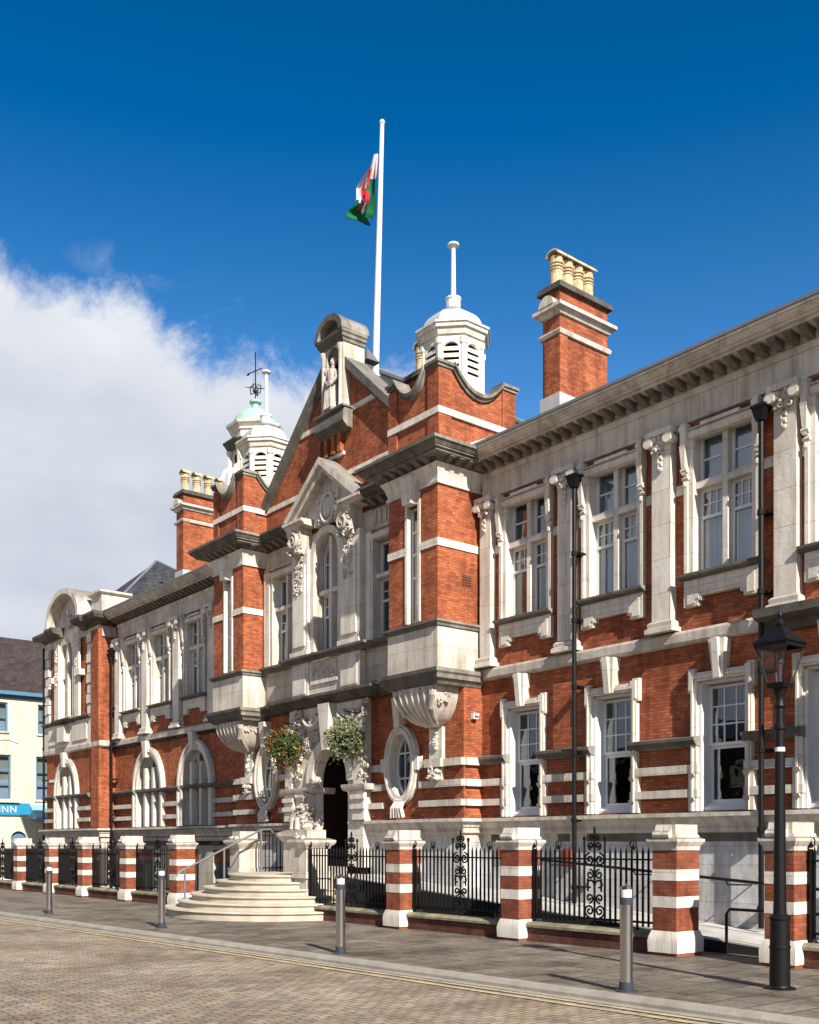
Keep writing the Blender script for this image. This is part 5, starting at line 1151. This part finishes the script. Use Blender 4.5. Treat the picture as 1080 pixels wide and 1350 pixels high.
# lettering: the visible end of the fascia reads INN
fc = bpy.data.curves.new('letters', 'FONT'); fc.body = 'INN'; fc.size = .42; fc.extrude = .01; fc.space_character = 1.15; fc.align_x = 'RIGHT'
fo = bpy.data.objects.new('letters', fc); col.objects.link(fo)
me = bpy.data.meshes.new_from_object(fo.evaluated_get(bpy.context.evaluated_depsgraph_get())); bpy.data.objects.remove(fo)
lo = bpy.data.objects.new('lettering', me); col.objects.link(lo); me.materials.append(M['white_paint']); lo.parent = sg
lo.location = (CXF+.12, 15.38, 2.93); lo.rotation_euler = (R(90), 0, R(90))

# ================================================================== FLAGPOLE and flag
FPx, FPy = -19.58, 14.68
fp = empty('flagpole', (FPx, FPy, 12.6), 'tall white flagpole leaning slightly above the central gable', 'flagpole')
MB().tube([(0,0,-.15),(.28,0,5.98)], .09, 12, r1=.05).build('pole', M['white_paint'], fp)
MB().lathe(.28, 0, [(.06,5.97),(.07,6.0),(.05,6.05),(.01,6.07)], 10).build('cap', M['white_paint'], fp)
MB().lathe(0, 0, [(.13,-.05),(.13,.12),(.10,.14)], 12).build('collar', M['white_paint'], fp)
# drooping flag: rows from top to bottom of the hoist, columns out to the fly
Lb = [(-19.43,17.87),(-19.62,17.72),(-19.90,17.60),(-20.18,17.48),(-20.16,17.25),(-20.13,17.02),(-20.53,16.98),(-20.46,16.82),(-20.2,16.62),(-19.96,16.50)]
Rb = [(-19.36,17.90),(-19.37,17.65),(-19.38,17.4),(-19.39,17.2),(-19.40,17.0),(-19.41,16.85),(-19.43,16.7),(-19.45,16.6),(-19.5,16.5),(-19.6,16.43)]
mb = MB(); nc = 16; vs = []; fs = []; ms = []
def il(A, s):
    k = s*(len(A)-1); i = min(int(k), len(A)-2); t = k-i; return (A[i][0]*(1-t)+A[i+1][0]*t, A[i][1]*(1-t)+A[i+1][1]*t)
nr = 26
for r_ in range(nr+1):
    s = r_/nr; l = il(Lb, s); rt = il(Rb, s)
    for c in range(nc+1):
        t = c/nc; x = rt[0]+(l[0]-rt[0])*t; z = rt[1]+(l[1]-rt[1])*t
        y = FPy+.10*math.sin(t*9+s*3)*t**.5*(.4+s)+.04*math.sin(t*17-s*6)-.07
        vs.append((x-.05, y, z+.05*math.sin(t*8)*s))
for r_ in range(nr):
    for c in range(nc):
        a = r_*(nc+1)+c; s = r_/nr; t = c/nc
        fs.append((a, a+1, a+nc+2, a+nc+1))
        g_ = s > .60+.12*math.sin(t*5) or (t < .34 and s > .24)
        rd = (.14 < s < .66) and (.28 < t < .78) and math.sin(s*23+t*9) > -.75
        ms.append(2 if (rd and not (s > .6)) else (1 if g_ else 0))
mb.v = vs; mb.f = fs; mb.m = ms
fl = mb.build('flag', [M['flag_w'], M['flag_g'], M['flag_r']]); tag(fl, 'limp white, red and green flag hanging at half mast', 'flag')

# ================================================================== BOUNDARY PIERS AND RAILINGS
PX = [-35.75, -32.65, -29.83, -26.70, -23.60, -14.59, -11.55, -8.54, -6.81]      # right front corner of each pier
PY, PW, PD = 11.5, .40, .50
def make_pier():
    r = empty('boundary_pier', (0,0,0))
    b = MB()
    for z0, z1 in ((.34,.66),(.815,1.03),(1.185,1.44)): b.box(-PW, 0, 0, PD, z0, z1)
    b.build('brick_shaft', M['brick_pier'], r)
    b = MB(); b.box(-PW-.004, .004, -.004, PD+.004, .661, .814); b.box(-PW-.004, .004, -.004, PD+.004, 1.031, 1.184); b.build('stone_band', M['stone_w'], r)
    b = MB(); b.mould([(-PW/2,PD),(-PW,PD),(-PW,0),(0,0),(0,PD),(-PW/2+.001,PD)], [(-.1,.045),(.045,.045),(.05,.20),(.035,.27),(.01,.339),(-.1,.339)]); b.box(-PW+.05,-.05,.05,PD-.05,.05,.338); b.build('plinth', M['stone_w'], r)
    MB().box(-PW-.03,.03,-.03,PD+.03,-.2,.044).build('footing', M['brick_pier'], r)
    b = MB(); b.mould([(-PW/2,PD),(-PW,PD),(-PW,0),(0,0),(0,PD),(-PW/2+.001,PD)], [(-.15,1.441),(.01,1.445),(.015,1.50),(.035,1.525),(.06,1.565),(.06,1.60),(.01,1.62),(-.0,1.66),(-.15,1.66)])
    b.box(-PW+.06, -.02, .0, PD-.0, 1.60, 1.80)
    # two small scrolls under the top block on the street side
    for k in (0, 1):
        x = -PW+.12+k*.14; b.tube([(x-.065,-.03,1.66),(x+.065,-.03,1.66)], .055, 10); b.prism_x([(-.06,1.62),(.01,1.62),(.01,1.80),(0,1.80)], x-.06, x+.06)
    b.build('cap', M['stone'], r)
    return r
names = ['leftmost banded brick pier, in front of the cream pub', 'banded brick pier in front of the left pavilion corner', 'banded brick pier right behind the leftmost steel bollard', 'banded brick pier third from the left, before the arched windows', 'banded brick pier at the left foot of the curved steps',
         'banded brick pier just right of the third bollard from the left', 'banded brick pier between the two right-hand railing panels', 'tall banded brick pier left of the ramp opening', 'banded brick pier half hidden behind the street lamp']
names[2] = 'banded brick pier just right of the leftmost steel bollard'; names[3] = 'banded brick pier left of the second bollard from the left'
proto = make_pier(); GRP = 'banded brick piers along the pavement'
for i, x in enumerate(PX):
    if i == 0: o = proto; o.location = (x, PY, zg(x)-.0)
    else: o = copy_tree(proto, (x, PY, zg(x)-.0))
    o['label'] = names[i]; o['category'] = 'pier'; o['group'] = GRP

def scrolls(mb, cx, y, z0, z1):
    h = z1-z0; r = .016
    def T2(pts, rr=r): mb.tube([(cx+a, y, b) for a, b in pts], rr, 5)
    T2([(0, z0-.1), (0, z1+.34)], .018); mb.blob((cx, y, z1+.24), (.045,.03,.03)); mb.blob((cx, y, z1+.33), (.022,.02,.05))
    for s in (-1, 1):
        T2([(s*.20, z0), (s*.20, z1+.20)]); mb.blob((cx+s*.20, y, z1+.20), (.035,.02,.035))
        T2([(s*.13, z0+.42), (s*.13, z0+.62)])
        T2([(s*a, b) for a, b in spiral(.10, z0+.13, .10, 1.6, -PI/2, 1, 22, .15)])
        T2([(s*a, b) for a, b in spiral(.10, z0+.32, .075, 1.3, -PI/2, -1, 18, .2)])
        T2([(s*a, b) for a, b in spiral(.09, z0+.52, .085, .8, PI, -1, 14, .4)])
        T2([(s*a, b) for a, b in spiral(.09, z1-.34, .075, 1.3, PI/2, 1, 18, .2)])
        T2([(s*a, b) for a, b in spiral(.10, z1-.12, .10, 1.6, PI/2, -1, 22, .15)])
        T2([(s*a, b) for a, b in spiral(.07, z1+.09, .06, 1.3, -PI/2, 1, 16, .2)])
        T2([(s*a, b) for a, b in spiral(.045, z1+.22, .05, 1.0, -PI/2, 1, 12, .3)])
def spear(mb, x, y, z):
    for s in (-1, 1): mb.tube([(x, y, z-.05), (x+s*.05, y, z-.03), (x+s*.055, y, z+.03), (x+s*.03, y, z+.06)], .010, 5)
    mb.tube([(x, y, z-.05), (x, y, z+.10)], .012, 5, r1=.002); mb.blob((x, y, z-.05), (.04,.03,.02)); mb.blob((x, y, z-.02), (.025,.02,.03))
def railing(x0, x1, y, label, wall=True, orn=True, step=.10, zb=.40):
    r = empty('railing_fence', ((x0+x1)/2, y, zg((x0+x1)/2)), label, 'fence', 'black railings along the pavement'); cx = 0; hw = (x1-x0)/2
    if wall:
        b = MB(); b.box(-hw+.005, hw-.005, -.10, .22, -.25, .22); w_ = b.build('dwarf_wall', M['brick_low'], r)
        b = MB(); b.prism_x([(-.14,.221),(.26,.221),(.26,.27),(.20,.30),(-.08,.30),(-.14,.26)], -hw+.005, hw-.005); b.build('coping', M['moss'], w_)
    f = MB(); ry = .05
    f.box(-hw, hw, ry-.02, ry+.02, zb, zb+.03); f.box(-hw, hw, ry-.02, ry+.02, 1.30, 1.325)
    f.build('rail', M['iron_m'], r)
    n = int(2*hw/step); st_ = 2*hw/(n)
    b = MB()
    for i in range(1, n):
        x = -hw+i*st_
        if orn and abs(x) < .19: continue
        b.tube([(x, ry, .30 if abs(abs(x)-hw*.62) < st_/2 else zb-.05), (x, ry, 1.42)], .0185, 5); b.tube([(x, ry, 1.42), (x, ry, 1.50)], .0185, 5, r1=.002)
    b.build('bars', M['iron_m'], r)
    if orn: b = MB(); scrolls(b, 0, ry, zb, 1.42); b.build('scrollwork', M['iron_m'], r)
    b = MB()
    for s in (-1, 1):
        spear(b, s*hw*.56, ry, 1.52)
        b.tube([(s*(hw-.05), ry, .3), (s*(hw-.05), ry, 1.46)], .028, 6); spear(b, s*(hw-.05), ry, 1.54)
    b.build('standard', M['iron_m'], r)
    return r
fl_ = ['black railing panel between the two leftmost brick piers','black railing panel behind the leftmost steel bollard','black railing panel third from the left, on a low brick wall','black railing panel left of the curved steps', None,
       'black scrolled railing panel below the oval window, left of the middle brick piers', 'black scrolled railing panel left of the ramp opening, behind the nearest bollard']
railing(-40.5, PX[0]-PW, PY+.25, 'black railing running out of the picture at far left')
railing(PX[0], PX[1]-PW, PY+.25, fl_[0]); railing(PX[1], PX[2]-PW, PY+.25, fl_[1]); railing(PX[2], PX[3]-PW, PY+.25, fl_[2]); railing(PX[3], PX[4]-PW, PY+.25, fl_[3])
railing(-18.05, PX[5]-PW, PY+.25, 'black scrolled railing between the entrance pedestal and the first right-hand brick pier')
railing(PX[5], PX[6]-PW, PY+.25, fl_[5]); railing(PX[6], PX[7]-PW, PY+.25, fl_[6]); railing(PX[8], -3.5, PY+.25, 'black railing leaving the picture right of the lamp post')

# stone gate piers of the steps
def stone_pier(x, y, label):
    r = empty('gate_pier', (x, y, 0), label, 'gate pier', 'stone gate piers of the entrance steps')
    b = MB(); b.box(-.30,.24,-.02,.62,-.1,.52); b.box(-.26, .20, .02, .58, .521, 1.42); b.build('shaft', M['stone'], r)
    b = MB(); b.mould([(0,.60),(-.28,.60),(-.28,.0),(.22,.0),(.22,.60),(.001,.60)], [(-.1,.80),(.02,.80),(.02,.94),(-.1,.95)]); b.build('band', M['stone'], r)
    b = MB(); b.mould([(0,.60),(-.28,.60),(-.28,.0),(.22,.0),(.22,.60),(.001,.60)], [(-.12,1.421),(.0,1.425),(.03,1.48),(.08,1.52),(.10,1.56),(.10,1.60),(.0,1.64),(-.12,1.66)]); b.box(-.22,.16,.06,.54,1.64,1.82)
    for k in (0,1): b.tube([(-.18+k*.18,-.0,1.66),(-.06+k*.18,-.0,1.66)], .055, 10)
    b.build('cap', M['stone'], r)
stone_pier(-18.3, 11.75, 'pale stone gate pier on the right of the entrance steps')
stone_pier(-21.75, 12.1, 'pale stone gate pier on the left of the entrance steps')

# curved entrance steps
S = MB(); n = 40
tops = [.0, .145, .29, .43, .57, .71, .85]
for i in range(6):
    a = 2.62-.27*i; b_ = 2.30-.29*i; z1 = tops[i+1]; z0 = -1.5
    el = [(-19.85+a*math.cos(R(t)), 12.0+b_*math.sin(R(t))) for t in [180+180*k/n for k in range(n+1)]]
    xl, xr = -19.85-a, -19.85+a
    def loop(off, z): return [(-19.85+(x+19.85)*(1+off/a), 12.0+(y-12.0)*(1+off/b_), z) for x, y in el]+[(min(xr, -18.0)+0, 13.2+.01*i, z), (max(xl,-21.6), 13.2+.01*i, z)]
    S.loop_loft([loop(-.03, z0), loop(-.03, z1-.05), loop(0, z1-.045), loop(.012, z1-.025), loop(0, z1)])
S.box(-21.45, -18.12, 12.02, 13.37, -1.6, .853)
tag(S.build('entrance_steps', M['steps']), 'curved fan of worn pale stone steps up to the entrance', 'steps')
# handrail
r = empty('step_handrail', (-21.1, 10.5, 0), 'grey metal handrail climbing the left side of the curved steps', 'handrail')
for yy, z0 in ((-.02,-.05),(.97,.40),(1.95,.85)):
    MB().tube([(0,yy,z0),(0,yy,z0+1.0)], .024, 8).build('post', M['galv'], r)
MB().tube([(0,-.22,.80),(0,-.14,.90),(0,-.02,.955),(0,.97,1.405),(0,1.95,1.85),(0,2.2,1.87),(0,2.28,1.78)], .024, 8).build('rail', M['galv'], r)
r = empty('landing_railing', (-21.3, 13.0, .85), 'short black railing on the landing left of the doorway', 'railing')
b = MB()
for k in range(9): b.tube([(0,-.42+k*.105,0),(0,-.42+k*.105,.95)], .014, 5)
b.build('bars', M['iron_m'], r); MB().box(-.02,.02,-.48,.48,.95,.985).box(-.02,.02,-.48,.48,.08,.11).build('rail', M['iron_m'], r)
# ramp rail on brackets along the wall
r = empty('ramp_handrail', (-10.4, 13.4, 0), 'black wall handrail sloping down beside the ramp', 'handrail')
MB().tube([(-2.9,0,1.27),(3.4,0,.86),(3.55,0,.80)], .024, 8).build('rail', M['iron'], r)
for x in (-2.3,-.4,1.35,3.0):
    z = 1.232-.065*(x+2.3); MB().tube([(x,0,z-.02),(x,.05,z-.08),(x,.68,z-.10)], .014, 6).build('bracket', M['iron'], r)
r2 = empty('ramp_guard_rail', (-7.5, 12.45, 0), 'low black guard rail post at the foot of the ramp', 'handrail')
MB().tube([(-.9,0,-.02),(-.9,0,.55),(-.85,0,.62),(1.2,0,.62)], .022, 8).build('rail', M['iron'], r2)

# ================================================================== BOLLARDS
def make_bollard():
    r = empty('bollard', (0,0,0))
    MB().lathe(0,0,[(.066,.09),(.066,.90)], 24).build('post', M['steel'], r)
    MB().lathe(0,0,[(.115,-.02),(.115,.012),(.075,.02),(.073,.10)], 20).build('base', M['darkband'], r)
    MB().lathe(0,0,[(.070,.901),(.070,.975)], 24).build('collar', M['darkband'], r)
    b = MB(); b.lathe(0,0,[(.058,.976),(.058,1.06)], 20); b.build('reflector', M['white_paint'], r)
    MB().lathe(0,0,[(.062,1.061),(.060,1.085),(.02,1.10),(.012,1.115),(.004,1.118)], 20).build('cap', M['steel'], r)
    return r
bl = make_bollard()
BL = [(-6.88,8.42,'nearest steel bollard, left of the lamp post'),(-11.88,8.30,'steel bollard in front of the right end of the steps'),(-17.7,8.32,'steel bollard left of the curved steps'),(-23.0,8.1,'farthest steel bollard, at far left')]
for i, (x, y, l) in enumerate(BL):
    o = bl if i == 0 else copy_tree(bl, (0,0,0))
    o.location = (x, y, zg(x)); o['label'] = l; o['category'] = 'bollard'; o['group'] = 'steel bollards along the kerb'

# ================================================================== STREET LAMP
LX, LY = -5.97, 9.81
r = empty('street_lamp', (LX, LY, zg(LX)), 'tall black Victorian street lamp with clear glass lantern at right', 'street lamp')
MB().lathe(0,0,[(.118,-.05),(.118,.02),(.106,.04),(.104,.42),(.110,.43),(.110,.45),(.102,.46),(.100,.72),(.110,.74),(.110,.76),(.072,.79)], 20).build('base', M['iron'], r)
MB().lathe(0,0,[(.070,.77),(.066,.88),(.054,2.2),(.050,2.72),(.064,2.74),(.064,2.77),(.046,2.80),(.042,2.95),(.060,2.98),(.048,3.03),(.048,3.08),(.066,3.12),(.08,3.17)], 16).build('post', M['iron'], r)
b = MB(); b.frustum((0,0), .09,.09,.10,.10, 3.17, 3.22); h0, h1, z0, z1 = .085, .178, 3.22, 3.60
for sx in (-1,1):
    for sy in (-1,1): b.tube([(sx*h0,sy*h0,z0),(sx*h1,sy*h1,z1)], .011, 4)
for s in (-1,1):
    b.box(-h1-.01,h1+.01,s*h1-.012,s*h1+.012,z1-.01,z1+.03); b.box(s*h1-.012,s*h1+.012,-h1+.013,h1-.013,z1-.01,z1+.03)
b.build('lantern_frame', M['iron'], r)
b = MB(); b.frustum((0,0), .202,.202,.202,.202, z1+.031, z1+.048); b.frustum((0,0), .198,.198,.085,.085, z1+.049, z1+.17); b.frustum((0,0), .085,.085,.065,.065, z1+.171, z1+.21); b.lathe(0,0,[(.045,z1+.20),(.065,z1+.24),(.04,z1+.275),(.022,z1+.30),(.035,z1+.335),(.01,z1+.40)], 12)
b.build('lantern_roof', M['iron'], r)
b = MB()
g0, g1 = h0-.004, h1-.006
for s in (-1,1):
    b.add([(-g0,s*g0,z0),(g0,s*g0,z0),(g1,s*g1,z1),(-g1,s*g1,z1)], [(0,1,2,3)]); b.add([(s*g0,-g0,z0),(s*g0,g0,z0),(s*g1,g1,z1),(s*g1,-g1,z1)], [(0,1,2,3)])
b.build('lantern_glass', M['lamp_glass'], r, smooth=False)
b = MB(); b.lathe(0,0,[(.02,3.2),(.02,3.42),(.035,3.44),(.035,3.52),(.02,3.56)], 10); b.build('burner', M['darkband'], r)
MB().lathe(0,0,[(.0530,2.50),(.0525,2.545)], 16).build('sticker', M['white_paint'], r)

MB().lathe(0,0,[(.165,-.03),(.165,.012),(.15,.02),(.12,.022)], 20).build('foot_plate', M['iron'], r)
# ================================================================== HANGING BASKETS
def basket(x, y, z, rad, label, leafm, flowers, seed):
    r = empty('hanging_basket', (x, y, z-.4), label, 'hanging basket', 'hanging baskets beside the doorway')
    rg = random.Random(seed)
    lf = MB(); fw = MB()
    for i in range(2600):
        th = rg.uniform(0, 2*PI); ph = math.acos(rg.uniform(-1, 1)); rr = rad*(rg.uniform(.35, 1.0)**.5)*(1+.55*noise.noise(Vector((math.cos(th)*1.6+seed, math.sin(th)*1.6, ph*1.8))))
        c = Vector((rr*math.sin(ph)*math.cos(th), rr*math.sin(ph)*math.sin(th), .4+rr*.98*math.cos(ph)))
        if c.z < .15 and rg.random() < .35: c.z -= rg.uniform(0, .18)
        a = Vector((rg.gauss(0,1), rg.gauss(0,1), rg.gauss(0,1))).normalized(); b_ = a.cross(Vector((rg.gauss(0,1), rg.gauss(0,1), rg.gauss(0,1)))).normalized()
        s = rg.uniform(.018, .036)
        isf = flowers and rg.random() < flowers and rr > rad*.75
        q = [c-a*s*1.4, c+b_*s*.6, c+a*s*1.4, c-b_*s*.6]
        (fw if isf else lf).add(q, [(0,1,2,3)], rg.choice((0,0,0,1)) if isf else (0 if rg.random() < .8 else 1))
    lf.build('foliage', [M[leafm], M['leaf']], r, smooth=False)
    if fw.v: fw.build('flowers', [M['petal_r'], M['petal_y']], r, smooth=False)
    b = MB(); b.lathe(0,0,[(.06,.14),(.18,.20),(.24,.32),(.25,.42)], 14); b.build('basket', M['iron_m'], r)
    b = MB(); b.tube([(0,CY-.25-y,.95),(0,0,.98)], .014, 6); b.tube([(0,CY-.25-y,.65),(0,.1,.96)], .012, 6); b.tube([(0,0,.98),(0,0,.4)], .006, 5); b.build('bracket', M['iron_m'], r)
basket(-20.95, 12.98, 3.84, .44, 'round basket of red and orange flowers left of the doorway', 'leaf', .16, 3)
basket(-18.40, 12.98, 3.86, .44, 'round basket of silvery green trailing leaves right of the doorway', 'leaf_s', 0, 8)

# ================================================================== small wall fittings
b = MB(); b.box(-15.19, -15.10, 13.78, 13.90, 4.02, 4.14); b.box(-15.09,-15.05,13.80,13.88,4.08,4.13); tag(b.build('wall_light', M['white_paint']), 'small white security light on the brick return beside the oriel', 'wall light')
b = MB(); b.box(-12.95, -12.72, 14.00, 14.075, 1.12, 1.42); tag(b.build('alarm_box', M['red']), 'small red box on the whitewashed wall beside the drainpipe', 'alarm box')
b = MB(); b.box(-14.62, -14.42, 14.00, 14.075, 1.28, 1.52); tag(b.build('alarm_box', M['red']), 'small red box on the whitewashed wall right of the brick corner return', 'alarm box')

# ================================================================== unseen terraces added behind the viewer to fill window reflections and block low sky
for k, (x0, x1, h_, c_, lb) in enumerate(((-62,-38,6.0,'tile','unseen dark slate-coloured terrace block added across the street, far left'),(-37,-12,6.8,'brick_low','unseen brown brick terrace block added across the street, facing the entrance'),(-11,16,6.2,'brick_low','unseen brown brick terrace block added across the street, facing the lamp post'),(17,45,7.5,'tile','unseen dark terrace block added across the street, far right'))):
    o = empty('added_terrace', ((x0+x1)/2, -17, 0), lb, 'building'); hw = (x1-x0)/2
    holes = []
    for i in range(int(hw*2/2.6)):
        xx = -hw+1.0+i*2.6
        for z in (1.0, 4.2, 7.0):
            if z+1.9 < h_: holes.append(rect(xx, xx+1.1, z, z+1.8))
    MB().plate(rect(-hw, hw, -.3, h_), holes, 0, -.3).box(-hw, hw, -8, -.31, -.3, h_-.01).build('wall', M[c_], o)
    g = MB()
    for q in holes: g.box(q[0][0], q[1][0], -.2, -.15, q[0][1], q[2][1])
    g.build1('pane', M['glass'], o)
    MB().prism_x([(.3,h_),(-4,h_+1.6),(-8.3,h_)], -hw, hw).build('roof', M['slate'], o)
